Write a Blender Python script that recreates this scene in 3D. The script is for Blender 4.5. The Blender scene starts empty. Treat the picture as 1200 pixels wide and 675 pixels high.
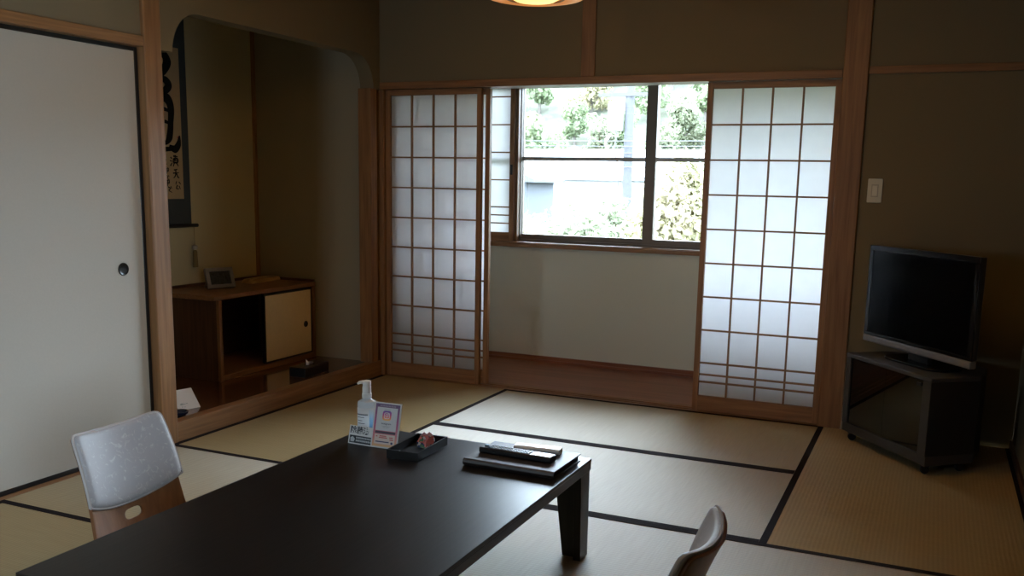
import bpy, bmesh, math, random
from mathutils import Vector, Matrix
random.seed(7)
S = bpy.context.scene
COL = S.collection
PI = math.pi
R = math.radians

# ------------------------------------------------------------------ materials
MATS = {}
def newmat(name):
    m = bpy.data.materials.new(name); m.use_nodes = True
    nt = m.node_tree; b = nt.nodes.get('Principled BSDF')
    return m, nt, b
def plain(name, col, rough=.5, metal=0, spec=.5, emit=None, estr=0, bump=0, bscale=200, var=0, coat=0):
    if name in MATS: return MATS[name]
    m, nt, b = newmat(name)
    b.inputs['Base Color'].default_value = (*col, 1)
    b.inputs['Roughness'].default_value = rough
    b.inputs['Metallic'].default_value = metal
    b.inputs['Specular IOR Level'].default_value = spec
    b.inputs['Coat Weight'].default_value = coat
    if emit:
        b.inputs['Emission Color'].default_value = (*emit, 1); b.inputs['Emission Strength'].default_value = estr
    if bump or var:
        tc = nt.nodes.new('ShaderNodeTexCoord')
        n = nt.nodes.new('ShaderNodeTexNoise'); n.inputs['Scale'].default_value = bscale; n.inputs['Detail'].default_value = 4
        nt.links.new(tc.outputs['Object'], n.inputs['Vector'])
        if bump:
            bp = nt.nodes.new('ShaderNodeBump'); bp.inputs['Strength'].default_value = bump; bp.inputs['Distance'].default_value = .002
            nt.links.new(n.outputs['Fac'], bp.inputs['Height']); nt.links.new(bp.outputs['Normal'], b.inputs['Normal'])
        if var:
            r = nt.nodes.new('ShaderNodeValToRGB')
            r.color_ramp.elements[0].position = .3; r.color_ramp.elements[1].position = .7
            r.color_ramp.elements[0].color = (*[c*(1-var) for c in col], 1)
            r.color_ramp.elements[1].color = (*[min(1, c*(1+var)) for c in col], 1)
            nt.links.new(n.outputs['Fac'], r.inputs['Fac']); nt.links.new(r.outputs['Color'], b.inputs['Base Color'])
    MATS[name] = m
    return m
def wood(name, c1, c2, axis='z', rough=.45, fine=60, spec=.4, coat=0):
    key = name+axis
    if key in MATS: return MATS[key]
    m, nt, b = newmat(key)
    tc = nt.nodes.new('ShaderNodeTexCoord'); mp = nt.nodes.new('ShaderNodeMapping')
    sc = [fine, fine, fine]; sc['xyz'.index(axis)] = fine*.045
    mp.inputs['Scale'].default_value = sc
    n = nt.nodes.new('ShaderNodeTexNoise'); n.inputs['Scale'].default_value = 1; n.inputs['Detail'].default_value = 5
    n.inputs['Distortion'].default_value = .6
    r = nt.nodes.new('ShaderNodeValToRGB')
    r.color_ramp.elements[0].position = .32; r.color_ramp.elements[0].color = (*c1, 1)
    r.color_ramp.elements[1].position = .68; r.color_ramp.elements[1].color = (*c2, 1)
    nt.links.new(tc.outputs['Object'], mp.inputs['Vector']); nt.links.new(mp.outputs['Vector'], n.inputs['Vector'])
    nt.links.new(n.outputs['Fac'], r.inputs['Fac']); nt.links.new(r.outputs['Color'], b.inputs['Base Color'])
    bp = nt.nodes.new('ShaderNodeBump'); bp.inputs['Strength'].default_value = .12; bp.inputs['Distance'].default_value = .002
    nt.links.new(n.outputs['Fac'], bp.inputs['Height']); nt.links.new(bp.outputs['Normal'], b.inputs['Normal'])
    b.inputs['Roughness'].default_value = rough; b.inputs['Specular IOR Level'].default_value = spec
    b.inputs['Coat Weight'].default_value = coat
    MATS[key] = m
    return m
def W(axis='z'): return wood('hinoki', (.19, .090, .036), (.29, .148, .062), axis)          # posts, lintels
def WS(axis='z'): return wood('shoji_wood', (.22, .105, .045), (.33, .17, .075), axis)     # lattice
def WD(axis='y'): return wood('dark_wood', (.060, .025, .013), (.10, .045, .023), axis, .4)
def WL(axis='y'): return wood('lacquer_floor', (.085, .032, .015), (.14, .056, .027), axis, .14, 30, .5, .3)
def WE(axis='x'): return wood('engawa_wood', (.17, .058, .028), (.29, .11, .055), axis, .32, 24)
def WC(axis='z'): return wood('cabinet_wood', (.17, .080, .034), (.26, .13, .060), axis, .4)

def tatami_mat():
    m, nt, b = newmat('tatami_rush')
    uv = nt.nodes.new('ShaderNodeUVMap'); uv.uv_map = 'UVMap'
    sx = nt.nodes.new('ShaderNodeSeparateXYZ'); nt.links.new(uv.outputs['UV'], sx.inputs[0])
    # ribs run along U (the long side), 15 mm apart; rushes lie across, a few mm apart
    def sine(src, pitch):
        a = nt.nodes.new('ShaderNodeMath'); a.operation = 'MULTIPLY'; a.inputs[1].default_value = 2*PI/pitch
        nt.links.new(src, a.inputs[0]); s = nt.nodes.new('ShaderNodeMath'); s.operation = 'SINE'
        nt.links.new(a.outputs[0], s.inputs[0]); return s.outputs[0]
    nz = nt.nodes.new('ShaderNodeTexNoise'); nz.inputs['Scale'].default_value = 5; nz.inputs['Detail'].default_value = 3
    nt.links.new(uv.outputs['UV'], nz.inputs['Vector'])
    wob = nt.nodes.new('ShaderNodeMath'); wob.operation = 'MULTIPLY_ADD'; wob.inputs[1].default_value = .006
    nt.links.new(nz.outputs['Fac'], wob.inputs[0]); nt.links.new(sx.outputs['Y'], wob.inputs[2])
    s1 = sine(wob.outputs[0], .0155); s2 = sine(sx.outputs['X'], .004)
    ad = nt.nodes.new('ShaderNodeMath'); ad.operation = 'MULTIPLY_ADD'; ad.inputs[1].default_value = .35
    nt.links.new(s2, ad.inputs[0]); nt.links.new(s1, ad.inputs[2])
    bp = nt.nodes.new('ShaderNodeBump'); bp.inputs['Strength'].default_value = .22; bp.inputs['Distance'].default_value = .0008
    nt.links.new(ad.outputs[0], bp.inputs['Height']); nt.links.new(bp.outputs['Normal'], b.inputs['Normal'])
    r = nt.nodes.new('ShaderNodeValToRGB')
    r.color_ramp.elements[0].color = (.28, .207, .100, 1); r.color_ramp.elements[1].color = (.40, .308, .165, 1)
    mx = nt.nodes.new('ShaderNodeMath'); mx.operation = 'MULTIPLY_ADD'; mx.inputs[1].default_value = .18; mx.inputs[2].default_value = 0
    nt.links.new(s1, mx.inputs[0])
    n2 = nt.nodes.new('ShaderNodeTexNoise'); n2.inputs['Scale'].default_value = 1.0; n2.inputs['Detail'].default_value = 4
    mp = nt.nodes.new('ShaderNodeMapping'); mp.inputs['Scale'].default_value = (180, 5, 1)
    nt.links.new(uv.outputs['UV'], mp.inputs['Vector']); nt.links.new(mp.outputs['Vector'], n2.inputs['Vector'])
    a2 = nt.nodes.new('ShaderNodeMath'); a2.operation = 'ADD'
    nt.links.new(mx.outputs[0], a2.inputs[0]); nt.links.new(n2.outputs['Fac'], a2.inputs[1])
    nt.links.new(a2.outputs[0], r.inputs['Fac']); nt.links.new(r.outputs['Color'], b.inputs['Base Color'])
    tg = nt.nodes.new('ShaderNodeTangent'); tg.direction_type = 'UV_MAP'; tg.uv_map = 'UVMap'
    nt.links.new(tg.outputs['Tangent'], b.inputs['Tangent'])
    b.inputs['Anisotropic'].default_value = .9; b.inputs['Roughness'].default_value = .62
    b.inputs['Specular IOR Level'].default_value = .75
    return m
def paper_mat():
    m, nt, b = newmat('shoji_paper'); out = nt.nodes['Material Output']; nt.nodes.remove(b)
    d = nt.nodes.new('ShaderNodeBsdfDiffuse'); d.inputs[0].default_value = (.80, .79, .77, 1)
    t = nt.nodes.new('ShaderNodeBsdfTranslucent'); t.inputs[0].default_value = (.86, .855, .86, 1)
    tc = nt.nodes.new('ShaderNodeTexCoord'); n = nt.nodes.new('ShaderNodeTexNoise'); n.inputs['Scale'].default_value = 14; n.inputs['Detail'].default_value = 6
    nt.links.new(tc.outputs['Object'], n.inputs['Vector'])
    r = nt.nodes.new('ShaderNodeValToRGB'); r.color_ramp.elements[0].color = (.89, .885, .89, 1); r.color_ramp.elements[1].color = (.96, .955, .96, 1)
    nt.links.new(n.outputs['Fac'], r.inputs['Fac']); nt.links.new(r.outputs['Color'], t.inputs[0])
    mx = nt.nodes.new('ShaderNodeMixShader'); mx.inputs[0].default_value = .84
    nt.links.new(d.outputs[0], mx.inputs[1]); nt.links.new(t.outputs[0], mx.inputs[2]); nt.links.new(mx.outputs[0], out.inputs[0])
    return m
def glass_mat(name, tint, gloss=.06, rough=0.0):
    if name in MATS: return MATS[name]
    m, nt, b = newmat(name); out = nt.nodes['Material Output']; nt.nodes.remove(b)
    t = nt.nodes.new('ShaderNodeBsdfTransparent'); t.inputs[0].default_value = (*tint, 1)
    g = nt.nodes.new('ShaderNodeBsdfGlossy'); g.inputs['Roughness'].default_value = rough
    fr = nt.nodes.new('ShaderNodeFresnel'); fr.inputs[0].default_value = 1.5
    ma = nt.nodes.new('ShaderNodeMath'); ma.operation = 'ADD'; ma.inputs[1].default_value = gloss-.04; ma.use_clamp = True
    nt.links.new(fr.outputs[0], ma.inputs[0])
    mx = nt.nodes.new('ShaderNodeMixShader'); nt.links.new(ma.outputs[0], mx.inputs[0])
    nt.links.new(t.outputs[0], mx.inputs[1]); nt.links.new(g.outputs[0], mx.inputs[2]); nt.links.new(mx.outputs[0], out.inputs[0])
    MATS[name] = m
    return m
def silk_mat():
    m, nt, b = newmat('jacquard'); tc = nt.nodes.new('ShaderNodeTexCoord')
    n = nt.nodes.new('ShaderNodeTexNoise'); n.inputs['Scale'].default_value = 38; n.inputs['Detail'].default_value = 6; n.inputs['Distortion'].default_value = 1.8
    nt.links.new(tc.outputs['Object'], n.inputs['Vector'])
    r = nt.nodes.new('ShaderNodeValToRGB'); e = r.color_ramp.elements
    e[0].position = .56; e[0].color = (.30, .30, .315, 1); e[1].position = .70; e[1].color = (.41, .41, .42, 1)
    nt.links.new(n.outputs['Fac'], r.inputs['Fac']); nt.links.new(r.outputs['Color'], b.inputs['Base Color'])
    b.inputs['Roughness'].default_value = .55; b.inputs['Sheen Weight'].default_value = .3
    bp = nt.nodes.new('ShaderNodeBump'); bp.inputs['Strength'].default_value = .15; bp.inputs['Distance'].default_value = .001
    nt.links.new(r.outputs['Color'], bp.inputs['Height']); nt.links.new(bp.outputs['Normal'], b.inputs['Normal'])
    return m
def grad_mat(name, stops, axis='Z', rough=.4):
    """printed colour gradient across a small graphic (object coordinates 0..1)"""
    m, nt, b = newmat(name); tc = nt.nodes.new('ShaderNodeTexCoord'); sx = nt.nodes.new('ShaderNodeSeparateXYZ')
    nt.links.new(tc.outputs['Generated'], sx.inputs[0])
    r = nt.nodes.new('ShaderNodeValToRGB')
    while len(r.color_ramp.elements) < len(stops): r.color_ramp.elements.new(.5)
    for e, (p, c) in zip(r.color_ramp.elements, stops): e.position = p; e.color = (*c, 1)
    nt.links.new(sx.outputs[axis], r.inputs['Fac']); nt.links.new(r.outputs['Color'], b.inputs['Base Color'])
    b.inputs['Roughness'].default_value = rough
    return m
def leaf_mat(name, c1, c2):
    m, nt, b = newmat(name); out = nt.nodes['Material Output']
    oi = nt.nodes.new('ShaderNodeTexCoord'); n = nt.nodes.new('ShaderNodeTexNoise'); n.inputs['Scale'].default_value = 1.3; n.inputs['Detail'].default_value = 5
    nt.links.new(oi.outputs['Object'], n.inputs['Vector'])
    r = nt.nodes.new('ShaderNodeValToRGB'); r.color_ramp.elements[0].position = .35; r.color_ramp.elements[1].position = .65
    r.color_ramp.elements[0].color = (*c1, 1); r.color_ramp.elements[1].color = (*c2, 1)
    nt.links.new(n.outputs['Fac'], r.inputs['Fac']); nt.links.new(r.outputs['Color'], b.inputs['Base Color'])
    b.inputs['Roughness'].default_value = .6
    tr_ = nt.nodes.new('ShaderNodeBsdfTranslucent'); nt.links.new(r.outputs['Color'], tr_.inputs[0])
    mx = nt.nodes.new('ShaderNodeMixShader'); mx.inputs[0].default_value = .5
    nt.links.new(b.outputs[0], mx.inputs[1]); nt.links.new(tr_.outputs[0], mx.inputs[2]); nt.links.new(mx.outputs[0], out.inputs[0])
    return m

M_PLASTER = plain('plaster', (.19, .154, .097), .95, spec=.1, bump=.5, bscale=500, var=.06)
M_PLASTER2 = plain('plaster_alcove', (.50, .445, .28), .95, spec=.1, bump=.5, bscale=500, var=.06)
M_ENGWALL = plain('engawa_plaster', (.60, .62, .55), .95, spec=.1, bump=.3, bscale=400, var=.04)
M_CEIL = wood('ceiling_boards', (.26, .18, .10), (.36, .26, .15), 'y', .6, 20)
M_TAT = tatami_mat()
M_BORDER = plain('heri_cloth', (.018, .013, .014), .95, spec=.08, bump=.4, bscale=900)
M_PAPER = paper_mat()
M_BLACK = plain('black_lacquer', (.006, .006, .007), .3)
M_FUSUMA = plain('fusuma_paper', (.41, .388, .34), .6, spec=.35, bump=.12, bscale=120, var=.015)
M_TABLE = wood('table_wenge', (.006, .0045, .0045), (.012, .009, .0085), 'y', .33, 70, .28)
M_TABLE_X = wood('table_wenge', (.008, .006, .0055), (.017, .0125, .011), 'z', .4, 70, .4)
M_BRONZE = plain('bronze_aluminium', (.16, .125, .10), .45, .3)
M_GLASS = glass_mat('window_glass', (.97, .985, .98))
M_SMOKE = glass_mat('smoked_glass', (.16, .17, .16), .10)
M_WHITEP = plain('white_plastic', (.80, .80, .78), .35)
M_BLACKP = plain('black_plastic', (.010, .010, .011), .35)
M_GREYC = plain('grey_laminate', (.040, .038, .037), .65, var=.05, bscale=40)
M_DARKC = plain('dark_and_shaded_laminate', (.010, .010, .010), .6)  # dark back board; on the side panels, shade painted over the grey laminate
M_SILVER = plain('silver_plastic', (.23, .22, .225), .4, .5)
M_INK = plain('ink', (.006, .006, .006), .7, spec=.2)
M_WASHI = plain('washi', (.42, .31, .175), .85, spec=.1, bump=.15, bscale=150, var=.04)
M_MOUNT = plain('mount_brocade', (.055, .066, .070), .85, spec=.15, bump=.3, bscale=700)
M_SILK = silk_mat()
M_SILKRIM = plain('jacquard_rim', (.36, .34, .33), .6, spec=.3)
M_PLY = wood('zaisu_ply', (.15, .060, .020), (.22, .095, .034), 'z', .35, 40, .5)
M_BRASS = plain('brass', (.60, .42, .16), .35, 1)
M_CARD = plain('white_card', (.82, .84, .85), .45)
M_CONC = plain('pole_concrete', (.040, .040, .044), .9)

# ------------------------------------------------------------------ mesh helper
class MB:
    def __init__(self): self.bm = bmesh.new()
    def box(self, x0, x1, y0, y1, z0, z1, mtx=None):
        v = [self.bm.verts.new(p) for p in ((x0,y0,z0),(x1,y0,z0),(x1,y1,z0),(x0,y1,z0),(x0,y0,z1),(x1,y0,z1),(x1,y1,z1),(x0,y1,z1))]
        for f in ((3,2,1,0),(4,5,6,7),(0,1,5,4),(1,2,6,5),(2,3,7,6),(3,0,4,7)): self.bm.faces.new([v[i] for i in f])
        if mtx is not None: bmesh.ops.transform(self.bm, matrix=mtx, verts=v)
        return self
    def prism(self, pts, a0, a1, axis='x', mtx=None):
        """polygon pts in the other two axes (cyclic order) extruded along axis"""
        def P(p, a): return {'x': (a, p[0], p[1]), 'y': (p[0], a, p[1]), 'z': (p[0], p[1], a)}[axis]
        A = [self.bm.verts.new(P(p, a0)) for p in pts]; B = [self.bm.verts.new(P(p, a1)) for p in pts]
        n = len(pts)
        self.bm.faces.new(A[::-1]); self.bm.faces.new(B)
        for i in range(n): self.bm.faces.new((A[i], A[(i+1) % n], B[(i+1) % n], B[i]))
        if mtx is not None: bmesh.ops.transform(self.bm, matrix=mtx, verts=A+B)
        return self
    def lathe(self, prof, seg=32, mtx=None, sx=1, sy=1):
        rings = []
        allv = []
        for r, z in prof:
            if r < 1e-6: ring = [self.bm.verts.new((0, 0, z))]
            else: ring = [self.bm.verts.new((r*sx*math.cos(2*PI*i/seg), r*sy*math.sin(2*PI*i/seg), z)) for i in range(seg)]
            rings.append(ring); allv += ring
        for a, b in zip(rings, rings[1:]):
            for i in range(seg):
                j = (i+1) % seg
                if len(a) == 1 and len(b) == 1: continue
                if len(a) == 1: self.bm.faces.new((a[0], b[j], b[i]))
                elif len(b) == 1: self.bm.faces.new((a[i], a[j], b[0]))
                else: self.bm.faces.new((a[i], a[j], b[j], b[i]))
        if mtx is not None: bmesh.ops.transform(self.bm, matrix=mtx, verts=allv)
        return self
    def tube(self, path, r, seg=8):
        path = [Vector(p) for p in path]; rs = r if isinstance(r, (list, tuple)) else [r]*len(path)
        rings = []; n0 = None
        for i, p in enumerate(path):
            t = (path[min(i+1, len(path)-1)]-path[max(i-1, 0)]).normalized()
            if n0 is None:
                n0 = t.orthogonal().normalized()
            n = (n0 - t*n0.dot(t)); n = n.normalized() if n.length > 1e-6 else t.orthogonal().normalized()
            n0 = n; b = t.cross(n)
            rings.append([self.bm.verts.new(p+(n*math.cos(2*PI*k/seg)+b*math.sin(2*PI*k/seg))*rs[i]) for k in range(seg)])
        for a, c in zip(rings, rings[1:]):
            for k in range(seg): self.bm.faces.new((a[k], a[(k+1) % seg], c[(k+1) % seg], c[k]))
        self.bm.faces.new(rings[0][::-1]); self.bm.faces.new(rings[-1])
        return self
    def build(self, name, mat, parent=None, loc=(0,0,0), rot=(0,0,0), bevel=0, smooth=True, seg=2):
        bmesh.ops.recalc_face_normals(self.bm, faces=self.bm.faces)
        me = bpy.data.meshes.new(name); self.bm.to_mesh(me); self.bm.free()
        me.materials.append(mat)
        o = bpy.data.objects.new(name, me); COL.objects.link(o)
        o.location = loc; o.rotation_euler = rot
        if parent: o.parent = parent
        if smooth:
            me.shade_smooth(); me.set_sharp_from_angle(angle=R(32))
        if bevel:
            md = o.modifiers.new('bevel', 'BEVEL'); md.width = bevel; md.segments = seg; md.limit_method = 'ANGLE'; md.angle_limit = R(40)
            md.harden_normals = False
        return o
def tag(o, label=None, cat=None, group=None, kind=None):
    if label: o['label'] = label
    if cat: o['category'] = cat
    if group: o['group'] = group
    if kind: o['kind'] = kind
    return o
def thing(name, label, cat, loc=(0,0,0), rot=(0,0,0), group=None):
    o = bpy.data.objects.new(name, None); COL.objects.link(o); o.location = loc; o.rotation_euler = rot
    o.empty_display_size = .05
    return tag(o, label, cat, group)
def struct(name, mb, mat, label=None, bevel=0):
    o = mb.build(name, mat, None, bevel=bevel); o['kind'] = 'structure'
    o['label'] = label or name; 
    return o
def box(*a): return MB().box(*a)
def text_mb(s, size, name, mat, parent, loc, rot, align='CENTER', depth=.0003, offs=.0, sxy=(1, 1)):
    c = bpy.data.curves.new('txt', 'FONT'); c.body = s; c.size = size; c.align_x = align; c.align_y = 'CENTER'; c.extrude = depth; c.offset = offs
    t = bpy.data.objects.new('txt', c); COL.objects.link(t)
    bpy.context.view_layer.update()
    dg = bpy.context.evaluated_depsgraph_get()
    me = bpy.data.meshes.new_from_object(t.evaluated_get(dg)); bpy.data.objects.remove(t); bpy.data.curves.remove(c)
    me.materials.clear(); me.materials.append(mat); me.name = name
    o = bpy.data.objects.new(name, me); COL.objects.link(o); o.location = loc; o.rotation_euler = rot; o.scale = (sxy[0], sxy[1], 1)
    if parent: o.parent = parent
    return o
def rrect(w, h, r, n=6, cx=0, cy=0):
    p = []
    for sx, sy, a0 in ((1,1,0),(-1,1,90),(-1,-1,180),(1,-1,270)):
        for i in range(n+1):
            a = R(a0+90*i/n); p.append((cx+sx*(w/2-r)+r*math.cos(a), cy+sy*(h/2-r)+r*math.sin(a)))
    return p

# ------------------------------------------------------------------ room dimensions (metres)
# x: along the shoji wall, left to right; y: into the picture (shoji wall at y = 0); z: up from the tatami
RW, RD, CH = 3.65, -5.46, 2.42      # room width, depth, ceiling
HK = 1.80                            # underside of the lintel
YE = .96                             # inner face of the veranda's outer wall
EX0, EX1 = -.60, 3.65                # veranda ends
TF = .09                             # alcove floor height

# --- setting
struct('floor', box(-.2, RW+.05, RD-.1, 0, -.12, -.052), plain('subfloor', (.06, .045, .03), .9), 'wooden subfloor under the tatami mats')
struct('ceiling', box(-1.1, RW+.1, RD-.1, .13, CH, CH+.08), M_CEIL, 'boarded wooden ceiling of the tatami room')
# left wall: plaster spandrel with rounded opening over the alcove
ya0, ya1 = -1.789, -.002
def arc(cy, cz, ry, rz, a0, a1, n=10): return [(cy+ry*math.cos(R(a0+(a1-a0)*i/n)), cz+rz*math.sin(R(a0+(a1-a0)*i/n))) for i in range(n+1)]
pts = [(ya0, CH), (ya0, 1.80), (-1.717, 1.80)] + arc(-1.545, 1.80, .172, .19, 180, 90)[1:] + arc(-.26, 1.80, .19, .19, 90, 0) + [(ya1, 1.80), (ya1, CH)]
wl = MB(); 
bm = wl.bm
def strip_poly(mb, outer_top, lower, x0, x1):
    # vertical columns between the curve below and the straight top
    for (p, q) in zip(lower, lower[1:]):
        if abs(q[0]-p[0]) < 1e-6: continue
        mb.prism([(p[0], p[1]), (q[0], q[1]), (q[0], outer_top), (p[0], outer_top)], x0, x1, 'x')
strip_poly(wl, CH, pts[1:-1], -.10, -.004)
bmesh.ops.remove_doubles(wl.bm, verts=wl.bm.verts, dist=1e-5)
# drop inner faces shared by neighbouring columns
inner = [f for f in wl.bm.faces if abs(f.normal.y) > .999 and -1.78 < f.calc_center_median().y < -.01]
bmesh.ops.delete(wl.bm, geom=inner, context='FACES')
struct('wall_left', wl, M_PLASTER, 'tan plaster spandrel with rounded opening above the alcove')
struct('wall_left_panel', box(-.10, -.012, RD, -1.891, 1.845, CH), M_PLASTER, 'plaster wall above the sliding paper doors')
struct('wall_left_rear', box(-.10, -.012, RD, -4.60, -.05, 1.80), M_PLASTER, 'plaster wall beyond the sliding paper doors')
# alcove shell
struct('wall_alcove_back', box(-1.04, -.94, -1.95, .0, -.1, CH), M_PLASTER2, 'plaster back wall of the alcove')
struct('wall_alcove_right', box(-.939, -.101, -.05, -.003, -.1, CH-.002), plain('plaster_side_shaded', (.31, .265, .19), .95, spec=.1, bump=.5, bscale=500, var=.06), 'plaster side wall of the alcove')  # same plaster as the alcove back, its shade put into a darker colour
struct('wall_alcove_left', box(-.939, -.101, -1.95, -1.85, -.1, CH-.002), M_PLASTER2, 'plaster left side wall of the alcove')
struct('floor_alcove', box(-.939, -.062, -1.849, -.051, -.05, TF), WL('y'), 'glossy dark lacquered alcove floor')
struct('trim_alcove_sill', box(-.060, -.001, -1.788, -.003, -.05, TF+.006), W('y'), 'light wooden sill beam along the alcove floor', bevel=.003)
struct('trim_alcove_corner', box(-.939, -.920, -.071, -.0505, TF, 2.3), WS('z'), 'thin wooden corner strip inside the alcove')
struct('trim_alcove_post', box(-.095, -.004, -.105, -.034, TF+.007, 1.799), W('z'), 'short wooden post at right end of the alcove', bevel=.003)
# pillar between alcove and sliding doors
struct('trim_pillar', box(-.105, .006, -1.890, -1.790, -.05, CH-.002), W('z'), 'square wooden pillar between alcove and sliding doors', bevel=.006)
# lintel and sill of sliding doors on the left wall
struct('trim_door_lintel', box(-.10, .004, -4.60, -1.892, 1.80, 1.844), W('y'), 'wooden lintel over the sliding paper doors', bevel=.002)
struct('trim_door_sill', box(-.10, -.001, -4.60, -1.892, -.05, .0), W('y'), 'wooden sill under the sliding paper doors')
# shoji wall (y = 0)
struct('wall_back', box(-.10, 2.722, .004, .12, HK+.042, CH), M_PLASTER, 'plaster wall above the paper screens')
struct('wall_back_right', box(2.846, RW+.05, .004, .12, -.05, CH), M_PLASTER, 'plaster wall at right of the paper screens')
struct('trim_lintel', box(.0, 2.722, -.012, .13, HK, HK+.041), W('x'), 'wooden lintel over the paper screens', bevel=.002)
struct('trim_strut', box(1.32, 1.402, -.006, .10, HK+.0415, CH-.001), W('z'), 'short wooden strut in wall above paper screens', bevel=.003)
struct('trim_post', box(2.7225, 2.845, -.010, .135, -.05, CH-.001), W('z'), 'tall wooden post at right of the paper screens', bevel=.006)
struct('trim_corner_post', box(-.030, .022, -.001, .135, -.05, HK-.001), W('z'), 'slim wooden jamb in the corner by the alcove', bevel=.003)
struct('trim_rail', box(2.846, RW-.001, -.010, .0035, 1.815, 1.852), W('x'), 'thin wooden rail high on the right wall part', bevel=.002)
# grooved sill of the screens
sill = MB()
x0, x1 = .0225, 2.722
sill.box(x0, x1, 0, .13, -.06, -.004)
for a, b_ in ((0, .022), (.052, .060), (.090, .13)): sill.box(x0, x1, a, b_, -.004, .001)
struct('trim_screen_sill', sill, W('x'), 'grooved wooden sill under the paper screens')
FY0, FY1, FZ0, FZ1 = -5.25, -4.40, .45, 1.60
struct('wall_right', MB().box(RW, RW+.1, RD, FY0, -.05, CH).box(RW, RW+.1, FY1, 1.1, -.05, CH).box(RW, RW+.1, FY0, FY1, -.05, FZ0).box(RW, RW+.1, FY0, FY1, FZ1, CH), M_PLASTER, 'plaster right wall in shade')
GX0, GX1, GZ0, GZ1 = .55, 1.05, .90, 1.45
struct('wall_front', MB().box(-.1, GX0, RD-.1, RD, -.05, CH).box(GX1, RW+.1, RD-.1, RD, -.05, CH).box(GX0, GX1, RD-.1, RD, -.05, GZ0).box(GX0, GX1, RD-.1, RD, GZ1, CH), M_PLASTER, 'plaster wall behind the viewpoint')
struct('baseboard_right', box(RW-.012, RW-.0005, RD, -.001, .0, .04), WD('y'), 'dark wooden baseboard of right wall')
# veranda
struct('floor_veranda', box(EX0, EX1, .1305, YE, -.06, -.006), WE('x'), 'reddish brown board floor of the veranda')
struct('ceiling_veranda', box(EX0-.1, EX1+.1, .12, 1.2, 2.10, 2.2), M_CEIL, 'boarded veranda ceiling')
WZ0, WZ1, WX0, WX1 = .83, 1.96, -.50, 3.42
struct('wall_veranda', box(EX0, EX1, YE, YE+.14, -.06, WZ0-.03), M_ENGWALL, 'grey plaster wall under the veranda window')
struct('wall_veranda_top', box(EX0, EX1, YE, YE+.14, WZ1, 2.10), M_ENGWALL, 'plaster wall above the veranda window')
struct('wall_veranda_left', box(EX0-.1, EX0, .0, 1.1, -.06, 2.10), M_ENGWALL, 'left end wall of the veranda')
struct('wall_veranda_inner', box(EX0, -.031, .0, .12, -.06, 2.10), M_ENGWALL, 'veranda wall behind the alcove')
struct('wall_veranda_piers', MB().box(EX0, WX0, YE, YE+.14, WZ0-.03, WZ1).box(WX1, EX1, YE, YE+.14, WZ0-.03, WZ1), M_ENGWALL, 'plaster piers beside the veranda window')
struct('wall_veranda_header', box(-.03, 2.85, .1305, .14, HK+.045, 2.10), M_ENGWALL, 'plaster veranda side above the lintel')
struct('baseboard_veranda', MB().box(EX0, EX1, YE-.014, YE-.0005, -.006, .036).box(EX0, EX1, YE-.022, YE-.0145, -.006, .012), WE('x'), 'brown wooden baseboard of the veranda')
# window: wooden sill and inner frame, dark aluminium sashes
struct('trim_window_sill', MB().box(WX0, WX1, YE-.030, YE+.07, WZ0-.028, WZ0).box(WX0, WX1, YE-.020, YE+.06, WZ0, WZ0+.006), W('x'), 'light wooden window sill on the veranda', bevel=.002)
win = bpy.data.objects.new('window_1', None); COL.objects.link(win); win['kind'] = 'structure'; win['label'] = 'dark aluminium sliding window of the veranda'
yw = YE+.075
fr = MB().box(WX0, WX1, yw, yw+.075, WZ0+.001, WZ0+.022).box(WX0, WX1, yw, yw+.075, WZ1-.03, WZ1).box(WX0, WX0+.03, yw, yw+.075, WZ0, WZ1).box(WX1-.03, WX1, yw, yw+.075, WZ0, WZ1)
fr.build('window_frame', M_BRONZE, win)
XS = [-.50, .462, 1.438, 2.41, 3.42]
for i in range(4):
    a = XS[i]-(.0 if i in (0, 3) else .0); b_ = XS[i+1]
    a, b_ = (a-.036 if i else a+.03), (b_+.036 if i < 3 else b_-.03)
    yy = yw+.008 if i in (0, 3) else yw+.008
    yy = yw+.006+(.034 if i % 2 else 0)
    z0, z1 = WZ0+.0225, WZ1-.0305
    st = .072
    sash = MB().box(a, a+st, yy, yy+.028, z0, z1).box(b_-st, b_, yy, yy+.028, z0, z1)
    sash.box(a+st, b_-st, yy, yy+.028, z0, z0+.035).box(a+st, b_-st, yy, yy+.028, z1-.03, z1)
    so = sash.build('sash', M_BRONZE, win)
    box(a+st, b_-st, yy+.004, yy+.024, 1.404, 1.431).build('mid_rail', plain('grey_aluminium', (.42, .40, .385), .45, .2), so)
    box(a+st-.002, b_-st+.002, yy+.011, yy+.016, z0+.033, z1-.028).build('pane', M_GLASS, so)
w2 = bpy.data.objects.new('added_window_2', None); COL.objects.link(w2); w2['kind'] = 'structure'; w2['label'] = 'unseen wooden framed window added for side daylight in the right wall beside the viewpoint'  # unseen window, added to bring side daylight onto doors, card and chair
f2 = MB().box(RW+.01, RW+.09, FY0, FY0+.04, FZ0, FZ1).box(RW+.01, RW+.09, FY1-.04, FY1, FZ0, FZ1).box(RW+.01, RW+.09, FY0+.04, FY1-.04, FZ0, FZ0+.04).box(RW+.01, RW+.09, FY0+.04, FY1-.04, FZ1-.04, FZ1)
f2.build('window_frame', W('y'), w2)
box(RW+.050, RW+.055, FY0+.04, FY1-.04, FZ0+.04, FZ1-.04).build('pane', M_GLASS, w2)
w3 = bpy.data.objects.new('added_window_3', None); COL.objects.link(w3); w3['kind'] = 'structure'; w3['label'] = 'small unseen wooden framed window added for frontal daylight in the rear wall behind the viewpoint'  # unseen window, added as frontal fill for the table signs
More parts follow.
